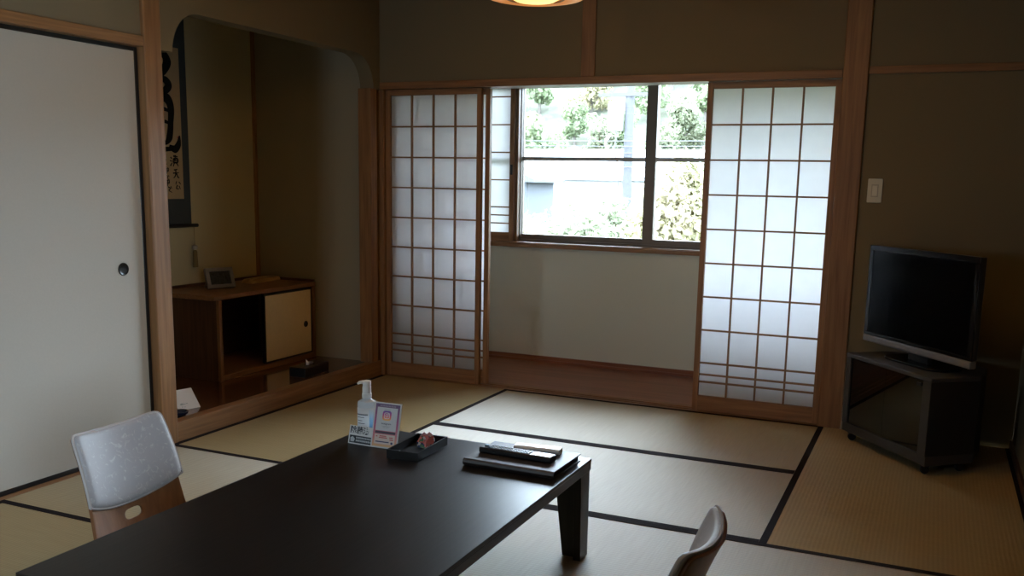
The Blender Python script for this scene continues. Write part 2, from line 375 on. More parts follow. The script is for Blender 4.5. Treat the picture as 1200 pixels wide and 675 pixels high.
MB().box(GX0, GX0+.03, RD-.09, RD-.01, GZ0, GZ1).box(GX1-.03, GX1, RD-.09, RD-.01, GZ0, GZ1).box(GX0+.03, GX1-.03, RD-.09, RD-.01, GZ0, GZ0+.03).box(GX0+.03, GX1-.03, RD-.09, RD-.01, GZ1-.03, GZ1).build('window_frame', W('x'), w3)
box(GX0+.03, GX1-.03, RD-.055, RD-.050, GZ0+.03, GZ1-.03).build('pane', M_GLASS, w3)
# outer house wall round the veranda so no daylight leaks in
struct('wall_outer', MB().box(-1.2, -1.04, RD-.1, .0, -.1, CH+.2).box(-1.2, EX0-.1, -.003, 1.1, -.1, CH+.2).box(-1.04, -.1, RD-.1, RD, -.1, CH+.2), plain('outer_wall', (.5, .48, .44), .9), 'outer wall of the house')
struct('roof', box(-1.8, RW+.3, RD-.2, 1.25, CH+.21, CH+.30), plain('roof_tiles', (.10, .10, .11), .8), 'roof of the house with eaves over the window')

# ------------------------------------------------------------------ sliding screens
def shoji(name, label, cat, x, y, w, z0, z1, cols, rows_z, stile=.030, top=.034, bottom=.085, th=.030, group=None, handle=None):
    t = thing(name, label, cat, (x, y, z0), group=group)
    h = z1-z0
    for a in (0, w-stile): box(a, a+stile, 0, th, 0, h).build('stile', WS('z'), t, bevel=.0015)
    for a, b_ in ((0, bottom), (h-top, h)): box(stile, w-stile, .001, th-.001, a, b_).build('rail', WS('x'), t, bevel=.0015)
    k = .009
    v = MB()
    for c in range(1, cols):
        cx = stile+(w-2*stile)*c/cols; v.box(cx-k/2, cx+k/2, .006, .022, bottom, h-top)
    hz = MB()
    for z in rows_z: hz.box(stile, w-stile, .0055, .0215, z-z0-k/2, z-z0+k/2)
    if cols > 1: v.build('vertical_bars', WS('z'), t)
    hz.build('horizontal_bars', WS('x'), t)
    box(stile-.002, w-stile+.002, .0222, .0228, bottom-.004, h-top+.004).build('paper', M_PAPER, t)
    if handle: MB().box(w-stile+.006, w-.008, -.002, .002, handle-.035, handle+.035).build('finger_pull', M_BLACKP, t)
    return t
zb, zt = .003, HK+.004
lo = .135
def rows(zlo, zhi):
    # seven tall cells above three low ones
    hs = [.062, .036, .062]; out = []; z = zlo
    z += .072; out.append(z); z += .042; out.append(z); z += .066; out.append(z)
    n = 8; step = (zhi-z)/n
    for i in range(1, n): out.append(z+step*i)
    return out
rz = rows(.095, 1.762)
SW = .684
shoji('shoji_screen', 'white paper lattice screen at left beside the alcove, nearer one of its pair', 'paper screen', .0235, .0235, SW-.02, zb, zt-.006, 4, rz)
shoji('shoji_screen', 'white paper lattice screen at left, hidden behind the nearer one except its edge', 'paper screen', .055, .061, SW-.012, zb, zt-.006, 4, rz)
shoji('shoji_screen', 'white paper lattice screen at right beside the tall post, in front of the low television', 'paper screen', 2.036, .0235, SW, zb, zt-.006, 4, rz)
# small screen in the veranda window
wz = [.905+.057, .905+.057*2, .905+.057*3] + [.905+.171+.190*i for i in (1, 2, 3, 4)]
shoji('window_screen', 'narrow white paper screen slid to the left side of the window', 'paper screen', -.47, YE+.006, .945, WZ0+.007, WZ1-.004, 3, wz, stile=.032, top=.03, bottom=.062, th=.028, handle=.50)
struct('trim_window_jamb', box(.476, .494, YE+.036, YE+.074, WZ0+.007, WZ1-.001), W('z'), 'slim light wooden jamb beside the window screen')

# ------------------------------------------------------------------ fusuma (sliding paper doors on the left)
def fusuma(label, y0, y1, x):
    t = thing('fusuma_door', label, 'sliding door', (x, y0, .001))
    w = y1-y0; h = 1.797
    MB().box(-.012, .012, .018, w-.018, .020, h-.018).build('panel', M_FUSUMA, t)
    MB().box(-.014, .015, 0, .018, 0, h).box(-.014, .015, w-.018, w, 0, h).box(-.014, .015, .018, w-.018, 0, .020).box(-.014, .015, .018, w-.018, h-.018, h).build('frame', M_BLACK, t, bevel=.002)
    rot = Matrix.Translation((.013, w-.135, .840)) @ Matrix.Rotation(PI/2, 4, 'Y')
    MB().lathe([(0, .0006), (.017, .0006), (.020, .0012), (.0265, .004), (.0285, .0015), (.0285, -.0005)], 32, rot).build('round_pull', plain('pull_black', (.012, .011, .010), .3, .3), t)
    return t
fusuma('off-white paper sliding door with round black pull, beside the pillar', -2.86, -1.893, -.050)
fusuma('off-white paper sliding door farther left, mostly outside the picture', -3.80, -2.83, -.083)

# ------------------------------------------------------------------ tatami
fusuma('off-white paper sliding door farthest from the pillar, outside the picture', -4.595, -3.77, -.050)

# floor mats
def tatami(label, x0, x1, y0, y1, along):
    L, Wd = ((x1-x0, y1-y0) if along == 'x' else (y1-y0, x1-x0)); g = .0006
    t = tag(bpy.data.objects.new('tatami_mat', None), label, 'tatami mat'); COL.objects.link(t)
    t.location = ((x0+x1)/2, (y0+y1)/2, -.050); t.rotation_euler = (0, 0, 0 if along == 'x' else PI/2)
    mb = MB().box(-L/2+g, L/2-g, -Wd/2+g, Wd/2-g, 0, .050)
    o = mb.build('rush_surface', M_TAT, t, smooth=False)
    uvl = o.data.uv_layers.new(name='UVMap')
    for lp in o.data.loops: co = o.data.vertices[lp.vertex_index].co; uvl.data[lp.index].uv = (co.x, co.y)
    for s in (-1, 1):
        a, b_ = sorted((s*(Wd/2-g), s*(Wd/2-.028)))
        box(-L/2+g, L/2-g, a, b_, .0502, .0516).build('cloth_border', M_BORDER, t, smooth=False)
    return t
U = .91
tatami('tatami mat lying along the alcove sill, left of the bright far mats', 0.001, U, -2*U, -.001, 'y')
tatami('pale tatami mat lying along the sill of the paper screens', U, 3*U, -U, -.001, 'x')
tatami('pale tatami mat second from the paper screens, beyond the table end', U, 3*U, -2*U, -U, 'x')
tatami('darker tatami mat under the television stand', 3*U, RW-.002, -2*U, -.012, 'y')
tatami('tatami mat in front of the sliding door and pillar, beyond the left chair', 0.001, 2*U, -3*U, -2*U, 'x')
tatami('tatami mat beneath the right end of the table and the table leg', 2*U, RW-.002, -3*U, -2*U, 'x')
tatami('tatami mat left of the table under the floor chair, at the bottom left corner', 0.001, U, -5*U, -3*U, 'y')
tatami('tatami mat under the middle of the low table', U, 3*U, -4*U, -3*U, 'x')
tatami('tatami mat under the near end of the low table', U, 3*U, -5*U, -4*U, 'x')
tatami('tatami mat at right of the table along the right wall', 3*U, RW-.002, -5*U, -3*U, 'y')
tatami('tatami mat by the rear wall, left half', 0.001, 2*U, RD+.001, -5*U, 'x')
tatami('tatami mat by the rear wall, right half', 2*U, RW-.002, RD+.001, -5*U, 'x')

# ------------------------------------------------------------------ low table
TX0, TX1, TY0, TY1, TZ = 1.338, 2.222, -3.665, -2.195, .342
tb = thing('low_table', 'long black low table in the middle of the tatami room', 'table', ((TX0+TX1)/2, (TY0+TY1)/2, 0))
hw, hl = (TX1-TX0)/2, (TY1-TY0)/2
box(-hw, hw, -hl, hl, TZ-.012, TZ).build('tabletop', M_TABLE, tb, bevel=.002)
MB().box(-hw+.001, hw-.001, -hl+.001, -hl+.022, TZ-.040, TZ-.0122).box(-hw+.001, hw-.001, hl-.022, hl-.001, TZ-.040, TZ-.0122).box(-hw+.001, -hw+.022, -hl+.022, hl-.022, TZ-.040, TZ-.0122).box(hw-.022, hw-.001, -hl+.022, hl-.022, TZ-.040, TZ-.0122).build('apron', M_TABLE, tb, bevel=.0015)
for sx in (-1, 1):
    for sy in (-1, 1):
        lg = MB()
        # two boards at a right angle, the one along the short side tapering to the foot
        xo, yo = hw-.004, hl-.004
        lg.prism([(sy*yo, .0021), (sy*(yo-.070), .0021), (sy*(yo-.086), TZ-.0405), (sy*yo, TZ-.0405)], sx*(xo-.026), sx*xo, 'x')
        lg.prism([(sx*(xo-.027), .0021), (sx*(xo-.075), .0021), (sx*(xo-.112), TZ-.0405), (sx*(xo-.027), TZ-.0405)], sy*(yo-.045), sy*(yo-.020), 'y')
        lo_ = lg.build('leg', M_TABLE_X, tb, bevel=.0015)
        a, b_ = sorted((sx*(xo-.060), sx*(xo-.029))); c, d = sorted((sy*(yo-.049), sy*(yo-.0455)))
        box(a, b_, c, d, TZ-.056, TZ-.04055).build('hinge', M_BRASS, lo_)

# ------------------------------------------------------------------ floor chairs (zaisu)
def zaisu(label, loc, rotz):
    """faces +x; origin on the floor below the seat's back"""
    t = thing('floor_chair', label, 'floor chair', loc, (0, 0, rotz), 'legless floor chairs at the table')
    # centre line (x, z, half width): from the front of the seat back, round the bend and up
    cl = [(.40, .040, .185), (.30, .034, .19), (.18, .032, .19), (.08, .036, .188), (.035, .050, .184), (.010, .085, .180), (-.004, .13, .176), (-.016, .18, .172), (-.030, .24, .168), (-.052, .32, .164), (-.080, .395, .160), (-.104, .448, .156)]
    def samp(s):
        s = max(0, min(.99999, s))*(len(cl)-1); i = int(s); f = s-i
        P = [cl[max(0, min(len(cl)-1, i+k))] for k in (-1, 0, 1, 2)]
        return [.5*((2*P[1][j])+(-P[0][j]+P[2][j])*f+(2*P[0][j]-5*P[1][j]+4*P[2][j]-P[3][j])*f*f+(-P[0][j]+3*P[1][j]-3*P[2][j]+P[3][j])*f**3) for j in range(3)]
    def surf(u, s, off=0.0):
        x, z, w = samp(s); xa, za, _ = samp(s+.01); xb, zb_, _ = samp(s-.01)
        tx, tz = xa-xb, za-zb_; l = math.hypot(tx, tz) or 1; nx, nz = tz/l, -tx/l     # front normal on the back, up on the seat
        rise = max(0, min(1, (s-.40)/.15))
        curve = .034*u*u*rise+.006*u*u
        if rise < 1 and s < .5: pass
        return Vector((x+nx*(off+curve), u*w*1.11, z+nz*(off+curve)))
    def rounded(u, s, s_top, rad_u=.16, rad_s=.045):
        # pull in the corners at the very top
        du = abs(u)-(1-rad_u); ds = s-(s_top-rad_s)
        if du > 0 and ds > 0:
            a, b_ = du/rad_u, ds/rad_s; m = max(a, b_); l = math.hypot(a, b_)
            k = m/l
            return (math.copysign((1-rad_u)+du*k, u), (s_top-rad_s)+ds*k)
        return u, s
    NU, NS = 36, 120
    # shell
    bm = bmesh.new(); g = {}
    hc, hr = (0.02, .628), (.19, .028)         # hand hole
    for i in range(NU+1):
        for j in range(NS+1):
            u, s = rounded(-1+2*i/NU, j/NS, 1.0)
            g[i, j] = bm.verts.new(surf(u, s)); g[i, j].index = 0
    uvs = {v: (-1+2*i/NU, j/NS) for (i, j), v in g.items()}
    def sup(p): return (abs((p[0]-hc[0])/hr[0])**3+abs((p[1]-hc[1])/hr[1])**3)**(1/3)
    for i in range(NU):
        for j in range(NS):
            c = (-1+2*(i+.5)/NU, (j+.5)/NS)
            if sup(c) < 1: continue
            bm.faces.new((g[i, j], g[i+1, j], g[i+1, j+1], g[i, j+1]))
    for v in list(bm.verts):
        if not v.link_faces: bm.verts.remove(v); continue
        if v.is_boundary:
            p = uvs[v]; q = sup(p)
            if .3 < q < 1.8 and abs(p[0]) < .6: v.co = surf(hc[0]+(p[0]-hc[0])/q, hc[1]+(p[1]-hc[1])/q)
    bmesh.ops.recalc_face_normals(bm, faces=bm.faces)
    me = bpy.data.meshes.new('shell'); bm.to_mesh(me); bm.free(); me.materials.append(M_PLY); me.shade_smooth()
    o = bpy.data.objects.new('shell', me); COL.objects.link(o); o.parent = t
    md = o.modifiers.new('thick', 'SOLIDIFY'); md.thickness = .010; md.offset = 0
    md = o.modifiers.new('bevel', 'BEVEL'); md.width = .002; md.segments = 2; md.limit_method = 'ANGLE'; md.angle_limit = R(50)
    def pad(name, s0f, s1, thick, wfac, mat, sag=0):
        """closed cushion following the shell; s0f(u) lower edge"""
        bm = bmesh.new(); F = {}; B = {}; nu, ns = 30, 24
        for i in range(nu+1):
            for j in range(ns+1):
                u0 = (-1+2*i/nu); s0 = s0f(u0); s = s0+(s1-s0)*j/ns
                u, s = rounded(u0, s, s1, .16, .045)
                e = min(1-abs(u0), 1) ; ee = min(1, (1-abs(u0))/.16); es = min(1, min(j, ns-j)/ns/.12)
                pr = math.sqrt(max(0, 1-(1-ee)**2))*math.sqrt(max(0, 1-(1-es)**2))
                F[i, j] = bm.verts.new(surf(u*wfac, s, .0052+.006+thick*pr)); B[i, j] = bm.verts.new(surf(u*wfac, s, .0054))
        for i in range(nu):
            for j in range(ns):
                bm.faces.new((F[i, j], F[i+1, j], F[i+1, j+1], F[i, j+1])); bm.faces.new((B[i, j], B[i, j+1], B[i+1, j+1], B[i+1, j]))
        for i in range(nu):
            for j in (0, ns):
                bm.faces.new((F[i, j], B[i, j], B[i+1, j], F[i+1, j]))
        for j in range(ns):
            for i in (0, nu):
                bm.faces.new((F[i, j], F[i, j+1], B[i, j+1], B[i, j]))
        bmesh.ops.recalc_face_normals(bm, faces=bm.faces)
        me = bpy.data.meshes.new(name); bm.to_mesh(me); bm.free(); me.materials.append(mat); me.shade_smooth(); me.set_sharp_from_angle(angle=R(60))
        o = bpy.data.objects.new(name, me); COL.objects.link(o); o.parent = t
        # piping round the edge
        def edge():
            P = []
            for i in range(nu+1): P.append((i, 0))
            for j in range(1, ns+1): P.append((nu, j))
            for i in range(nu-1, -1, -1): P.append((i, ns))
            for j in range(ns-1, -1, -1): P.append((0, j))
            return P
        path = []
        for (i, j) in edge():
            u0 = (-1+2*i/nu); s0 = s0f(u0); s = s0+(s1-s0)*j/ns; u, s = rounded(u0, s, s1, .16, .045)
            path.append(surf(u*wfac, s, .0095))
        pm = MB().tube(path, .0050, 6).build('piping', M_SILKRIM, o)
        return o
    pad('back_cushion', lambda u: .735-.045*(1-u*u), 1.0, .016, 1.05, M_SILK)
    pad('seat_cushion', lambda u: .02, .30, .022, .94, M_SILK)
    return t
zaisu('legless wooden floor chair with pale brocade cushion at left side of the table', (.930, -2.930, .0), 0.04)
zaisu('legless floor chair at right side of the table, seen from behind at the bottom edge', (2.722, -3.0, .0), PI+.02)

# ------------------------------------------------------------------ things on the table
Z = TZ+.0006
# hand gel bottle
bt = thing('pump_bottle', 'clear pump bottle of hand gel standing behind the two small signs on the table', 'bottle', (1.420, -2.330, Z), (0, 0, R(20)))
gel = glass_mat('clear_plastic', (.86, .92, .95), .10, .05)
MB().lathe([(0, .0), (.88, 0), (1, .004), (1, .122), (.93, .134), (.55, .141), (.42, .145), (.42, .150), (0, .150)], 40, Matrix.Diagonal((.034, .023, 1, 1))).build('bottle_body', plain('bottle_plastic', (.62, .68, .72), .18, spec=.6), bt)
MB().lathe([(0, .146), (.0165, .146), (.0170, .150), (.0170, .162), (.0155, .164), (.0155, .186), (.014, .189), (0, .189)], 28).build('collar', M_WHITEP, bt)
pn = MB().lathe([(0, .188), (.0135, .188), (.0145, .192), (.0145, .204), (.012, .208), (0, .209)], 28)
pn.tube([(0, 0, .202), (-.014, -.004, .203), (-.024, -.008, .202), (-.031, -.011, .197)], [.007, .0065, .0055, .0035], 10)
pn.build('pump_head', M_WHITEP, bt)
def curved_label(name, a0, a1, z0, z1, mat, off=.0005):
    mb = MB(); n = 16; A = []
    for i in range(n+1):
        a = R(a0+(a1-a0)*i/n); x, y = (.034+off)*math.cos(a), (.023+off)*math.sin(a)
        A.append((mb.bm.verts.new((x, y, z0)), mb.bm.verts.new((x, y, z1))))
    for p, q in zip(A, A[1:]): mb.bm.faces.new((p[0], q[0], q[1], p[1]))
    o = mb.build(name, mat, bt); md = o.modifiers.new('s', 'SOLIDIFY'); md.thickness = .0002; md.offset = 1
    return o
curved_label('front_label', 196, 344, .018, .112, plain('label_white', (.74, .80, .84), .35))
bl = curved_label('blue_graphic', 292, 340, .022, .108, grad_mat('blue_print', [(0, (.10, .38, .75)), (.55, (.30, .58, .85)), (1, (.66, .78, .88))]), .0009)
mb = MB()
for k, (z, a0, a1) in enumerate(((.089, 206, 284), (.0865, 206, 284), (.078, 210, 262), (.066, 214, 250), (.056, 218, 266))):
    n = 10
    pr = []
    for i in range(n+1):
        a = R(a0+(a1-a0)*i/n); pr.append((.0352*math.cos(a), .0242*math.sin(a)))
    for p, q in zip(pr, pr[1:]):
        v = [mb.bm.verts.new((p[0], p[1], z)), mb.bm.verts.new((q[0], q[1], z)), mb.bm.verts.new((q[0], q[1], z+.0022)), mb.bm.verts.new((p[0], p[1], z+.0022))]
        mb.bm.faces.new(v)
mb.build('label_print', plain('print_grey', (.10, .12, .15), .5), bt)

# small sign
def slab_pts(w, h): return None
lean = R(14)
sg = thing('table_sign', 'small white sign with large dark lettering in front of the pump bottle', 'sign', (1.450, -2.4195, Z), (-lean, 0, R(-2)))
box(-.052, .052, 0, .0025, 0, .064).build('card', M_CARD, sg)
navy = plain('navy_print', (.020, .030, .045), .5)
text_mb('除菌済', .0265, 'heading', navy, sg, (-.0085, -.0007, .0475), (PI/2, 0, 0), offs=.0006)
box(-.047, .047, -.0008, -.0001, .004, .030).build('dark_panel', navy, sg)
mb = MB()
for z in (.020, .010):
    x = -.020
    while x < .042:
        wdt = random.uniform(.003, .006); mb.box(x, min(.043, x+wdt), -.0013, -.0009, z, z+.006); x += wdt+.0016
mb.prism([(-.042, .008), (-.028, .008), (-.025, .018), (-.034, .026), (-.044, .021)], -.0013, -.0009, 'y')
mb.build('panel_print', plain('print_pale', (.55, .60, .64), .5), sg)
box(-.046, .046, .006, .030, 0, .0015).build('easel_foot', M_CARD, sg, rot=(lean, 0, 0))

# acrylic placard with camera emblem
pl = thing('display_placard', 'upright white placard with colourful camera emblem and magenta border on the table', 'placard', (1.5445, -2.4195, Z), (-lean, 0, R(3)))
w, h = .104, .157
box(-w/2, w/2, 0, .004, 0, h).build('acrylic_board', plain('acrylic', (.80, .80, .82), .15, spec=.6), pl, bevel=.001)
box(-w/2, w/2, .004, .040, 0, .0018).build('easel_foot', plain('acrylic', (.8,.8,.82), .15), pl, rot=(lean, 0, 0))
pw, ph = .094, .147
mag = grad_mat('magenta_border', [(0, (.80, .50, .22)), (.22, (.72, .22, .22)), (.55, (.42, .05, .20)), (1, (.10, .045, .16))])
box(-pw/2, pw/2, -.0005, -.0001, .005, .005+ph).build('printed_border', mag, pl)
box(-pw/2+.008, pw/2-.008, -.0010, -.0006, .060, .140).build('upper_panel', plain('panel_grey', (.66, .65, .68), .4), pl)
box(-pw/2+.008, pw/2-.008, -.0010, -.0006, .014, .047).build('lower_panel', plain('panel_cream', (.76, .60, .52), .4), pl)
mb = MB(); x = -.030
while x < .030: mb.box(x, x+.003, -.0010, -.0006, .1425, .1475); x += .0048
mb.build('top_print', plain('print_mauve', (.32, .28, .36), .5), pl)
icon = grad_mat('emblem_gradient', [(0, (.95, .52, .10)), (.35, (.86, .16, .14)), (.65, (.55, .05, .30)), (1, (.10, .08, .42))])
mb = MB().prism(rrect(.034, .034, .009, cx=.0, cy=.112), -.0014, -.0011, 'y'); ic = mb.build('camera_emblem', icon, pl)
white = plain('emblem_white', (.85, .82, .82), .4)
def ring(mb, ro, ri, cx, cz, y0, y1, rect=None):
    n = 32
    def P(r, i):
        if rect: return None
        a = 2*PI*i/n; return (cx+r*math.cos(a), cz+r*math.sin(a))
    if rect:
        A = rrect(rect[0], rect[0], rect[1], 6, cx, cz); B = rrect(rect[0]-.0036, rect[0]-.0036, rect[1]-.0016, 6, cx, cz)
    else:
        A = [P(ro, i) for i in range(n)]; B = [P(ri, i) for i in range(n)]
    k = len(A)
    for i in range(k): mb.prism([A[i], A[(i+1) % k], B[(i+1) % k], B[i]], y0, y1, 'y')
mb = MB(); ring(mb, 0, 0, 0, .112, -.0018, -.0015, (.0215, .0062)); ring(mb, .0056, .0038, 0, .112, -.0018, -.0015)
mb.prism([(.0057+.0014*math.cos(2*PI*i/12), .1177+.0014*math.sin(2*PI*i/12)) for i in range(12)], -.0018, -.0015, 'y')
mb.build('emblem_outline', white, ic)
text_mb('Instagram', .0098, 'wordmark', plain('print_dark', (.08, .07, .09), .5), pl, (0, -.0012, .0845), (PI/2, 0, 0))
mb = MB()
for (z, x0, x1, hh) in ((.132, -.012, .012, .0016), (.075, -.016, .016, .0014), (.0705, -.011, .011, .0014)): box(x0, x1, -.0014, -.0011, z, z+hh).build('caption_line', plain('print_mid', (.35, .33, .36), .5), pl)
box(-pw/2+.008, pw/2-.008, -.0010, -.0006, .050, .058).build('dark_band', plain('print_plum', (.055, .02, .045), .5), pl)
mb = MB()
for (z, x0, x1) in ((.038, -.034, -.028), (.034, -.022, .010), (.0395, -.020, .006), (.036, .018, .032), (.029, .020, .034)): mb.box(x0, x1, -.0014, -.0011, z, z+.004)
mb.build('red_print', plain('print_red', (.62, .16, .14), .5), pl)
mb = MB().box(-.034, .018, -.0014, -.0011, .020, .0235).prism([(.029+.0042*math.cos(2*PI*i/16), .0195+.0042*math.sin(2*PI*i/16)) for i in range(16)], -.0014, -.0011, 'y')
mb.build('navy_print', plain('print_navy2', (.05, .04, .12), .5), pl)

# tray and sweet
tr = tag(bpy.data.objects.new('tray', None), 'small black lacquer tray holding a wrapped sweet on the table', 'tray'); COL.objects.link(tr)
tr.location = (1.6655, -2.3945, Z); tr.rotation_euler = (0, 0, R(3))
a, b_, hh = .058, .112, .030
mb = MB().box(-a, a, -b_, b_, 0, .004)
for (x0, x1, y0, y1) in ((-a, -a+.005, -b_, b_), (a-.005, a, -b_, b_), (-a+.005, a-.005, -b_, -b_+.005), (-a+.005, a-.005, b_-.005, b_)): mb.box(x0, x1, y0, y1, .004, hh)
mb.build('tray_body', plain('tray_lacquer', (.004, .004, .004), .38, spec=.25), tr)
cd = thing('wrapped_sweet', 'red and green foil wrapped sweet lying in the black tray', 'sweet', (1.6745, -2.352, Z+.0046), (0, 0, R(25)))
cd.scale = (1.2, 1.2, 1.2)
cmat, nt, b = newmat('foil_wrap')
tc = nt.nodes.new('ShaderNodeTexCoord'); vo = nt.nodes.new('ShaderNodeTexVoronoi'); vo.inputs['Scale'].default_value = 120
nt.links.new(tc.outputs['Object'], vo.inputs['Vector']); rp = nt.nodes.new('ShaderNodeValToRGB'); rp.color_ramp.interpolation = 'CONSTANT'
for i, (p, c) in enumerate(((0, (.75, .20, .17)), (.3, (.85, .74, .70)), (.5, (.08, .16, .09)), (.65, (.60, .22, .20)), (.85, (.04, .06, .14)))):
    e = rp.color_ramp.elements[i] if i < 2 else rp.color_ramp.elements.new(p)
    e.position = p; e.color = (*c, 1)
sxy = nt.nodes.new('ShaderNodeSeparateColor'); nt.links.new(vo.outputs['Color'], sxy.inputs[0]); nt.links.new(sxy.outputs[0], rp.inputs['Fac'])
nt.links.new(rp.outputs['Color'], b.inputs['Base Color']); b.inputs['Roughness'].default_value = .25; b.inputs['Metallic'].default_value = .3
mb = MB(); bm = mb.bm
base = []
# tetrahedral pillow pack: flat seam below, crossed seam above, crinkled
lowr = [(-.024, -.010, .003), (.0, -.018, 0), (.024, -.010, .003), (.024, .010, .003), (0, .018, 0), (-.024, .010, .003)]
midr = [(-.026, -.009, .018), (.0, -.015, .020), (.023, -.013, .018), (.025, .009, .019), (.001, .015, .021), (-.023, .011, .017)]
topr = [(-.017, -.004, .033), (-.004, -.011, .038), (.012, -.014, .036), (.019, -.002, .037), (.006, .008, .035), (-.010, .007, .036)]
rg = [[bm.verts.new((x, y, z)) for x, y, z in rr] for rr in (lowr, midr, topr)]
for q, p in zip(rg, rg[1:]):
    for i in range(6): bm.faces.new((q[i], q[(i+1) % 6], p[(i+1) % 6], p[i]))
bm.faces.new(rg[0][::-1]); bm.faces.new(rg[2])
bmesh.ops.triangulate(bm, faces=bm.faces)
mb.build('wrapper', cmat, cd, smooth=False)
mb = MB(); p = [(-.018, -.004, .034), (-.006, -.003, .046), (.002, -.006, .041), (.010, -.010, .048), (.018, -.006, .040), (.020, -.002, .047)]
for (q0, q1) in zip(p, p[1:]):
    v = [mb.bm.verts.new(q0), mb.bm.verts.new(q1), mb.bm.verts.new((q1[0]*.8, q1[1]*.5-.001, .033)), mb.bm.verts.new((q0[0]*.8, q0[1]*.5-.001, .033))]
    mb.bm.faces.new(v)
o = mb.build('crimped_top', plain('foil_pink', (.85, .50, .47), .3, .3), cd, smooth=False); md = o.modifiers.new('s', 'SOLIDIFY'); md.thickness = .0006

# binder
bd = thing('binder', 'dark brown leather binder lying flat on the right end of the table', 'binder', (2.037, -2.352, Z), (0, 0, R(-1)))
leather = plain('leather', (.020, .014, .013), .42, bump=.35, bscale=350)
w, d = .160, .115
box(-w, w, -d+.004, d, 0, .003).build('back_cover', leather, bd, bevel=.001)
box(-w, w, -d+.004, d, .021, .0245).build('front_cover', leather, bd, bevel=.001)
MB().prism([(-d+.006, 0), (-d, .004), (-d-.003, .0122), (-d, .0205), (-d+.006, .0245), (-d+.006, .0210), (-d+.003, .018), (-d+.001, .0122), (-d+.003, .006), (-d+.006, .0035)], -w, w, 'x').build('spine', leather, bd)
box(-w+.008, w-.006, -d+.012, d-.008, .0035, .0205).build('pages', plain('pages_dark', (.035, .036, .05), .6), bd)
# black television remote
ZB = Z+.0247
rm = thing('remote_control', 'long black television remote lying on the binder, nearer the viewer', 'remote control', (2.023, -2.366, ZB), (0, 0, R(-2.5)))
MB().prism([(-.024, .003), (-.020, 0), (.020, 0), (.024, .003), (.0245, .014), (.021, .019), (-.021, .019), (-.0245, .014)], -.130, .130, 'x').build('remote_body', M_BLACKP, rm, bevel=.002)
box(.062, .127, -.018, .018, .0192, .0200).build('silver_end_panel', plain('brushed', (.40, .41, .43), .3, .7), rm)
btn = plain('button_grey', (.22, .25, .29), .35); btn2 = plain('button_blue', (.05, .12, .18), .3)
mb = MB(); mb2 = MB()
for i in range(13):
    for j in range(3):
        x = -.095+i*.0118; y = -.012+j*.012
        if (i*3+j) % 10: mb.box(x-.0038, x+.0038, y-.0040, y+.0040, .0191, .0215)
        else: box(x-.0038, x+.0038, y-.0040, y+.0040, .0191, .0215).build('coloured_button', btn2, rm)
mb.build('button_rows', btn, rm)
MB().lathe([(0, .0192), (.008, .0192), (.009, .022), (.006, .0235), (0, .0235)], 20, Matrix.Translation((-.112, 0, 0))).build('direction_pad', btn2, rm)
# white air conditioner remote
rw = thing('remote_control', 'short white remote lying on the binder, behind the black one', 'remote control', (2.062, -2.283, ZB), (0, 0, R(6)))
MB().prism([(-.022, .003), (-.018, 0), (.018, 0), (.022, .003), (.0225, .013), (.019, .018), (-.019, .018), (-.0225, .013)], -.080, .080, 'x').build('remote_body', plain('ivory_plastic', (.86, .86, .84), .35), rw, bevel=.002)
box(-.072, -.008, -.016, .016, .0182, .0190).build('flip_cover', M_WHITEP, rw, bevel=.0004)
box(.008, .060, -.013, .013, .0182, .0187).build('display_window', plain('lcd', (.62, .63, .58), .2), rw)

# ------------------------------------------------------------------ television and stand
dirx = Vector((.618, -.786, 0)); ang = math.atan2(-.786, .618)
SP = Vector((2.866, -.212, 0))
st = thing('television_stand', 'dark grey corner television stand with smoked glass doors on casters', 'television stand', SP, (0, 0, ang))
Wd, zlo, zhi = .632, .048, .446
x0 = 0.0
foot = [(x0, 0), (x0+Wd, 0), (x0+Wd, .25), (x0+Wd-.16, .42), (x0+.15, .42), (x0, .22)]
inn = [(x0, .012), (x0+Wd, .012), (x0+Wd, .25), (x0+Wd-.16, .42), (x0+.15, .42), (x0, .22)]
MB().prism([(p[0]+(-.004 if p[0] < .1 else .004 if p[0] > Wd-.05 else 0), p[1]-(.006 if p[1] == 0 else 0)) for p in foot], zhi-.020, zhi, 'z').build('top_board', M_GREYC, st, bevel=.004)
MB().prism(foot, zlo, zlo+.045, 'z').build('base_board', M_GREYC, st, bevel=.002)
MB().prism([(.0, 0), (.034, 0), (.034, .02), (.018, .02), (.018, .215), (0, .22)], zlo+.0455, zhi-.0205, 'z').build('side_panel', M_DARKC, st)  # grey like the front; the shade is in the dark colour
MB().prism([(Wd, 0), (Wd-.052, 0), (Wd-.052, .02), (Wd-.018, .02), (Wd-.018, .245), (Wd, .25)], zlo+.0455, zhi-.0205, 'z').build('side_panel', M_DARKC, st)  # shaded side of the grey stand, painted dark
MB().prism([(.018, .21), (0.0, .2205), (.15, .42), (Wd-.16, .42), (Wd, .2505), (Wd-.018, .245), (Wd-.168, .405), (.158, .405)], zlo+.0455, zhi-.0205, 'z').build('back_panel', M_DARKC, st)
MB().prism([(.02, .05), (Wd-.02, .05), (Wd-.02, .24), (Wd-.17, .40), (.16, .40), (.02, .21)], .235, .247, 'z').build('inner_shelf', M_GREYC, st)
box(.0, .034, -.004, -.0003, zlo+.0455, zhi-.0205).build('front_stile', M_GREYC, st)
box(Wd-.052, Wd, -.004, -.0003, zlo+.0455, zhi-.0205).build('front_stile', M_GREYC, st)
dl, dr = .0355, Wd-.0535; mid = (dl+dr)/2
for a, b_ in ((dl, mid-.001), (mid+.001, dr)):
    dd = box(a, b_, .004, .009, zlo+.050, zhi-.024).build('glass_door', M_SMOKE, st)
    hx = mid-.025 if a == dl else dr-.045
    if a != dl: box(hx, hx+.026, -.001, .0035, zhi-.050, zhi-.036).build('door_catch', M_BLACKP, dd)
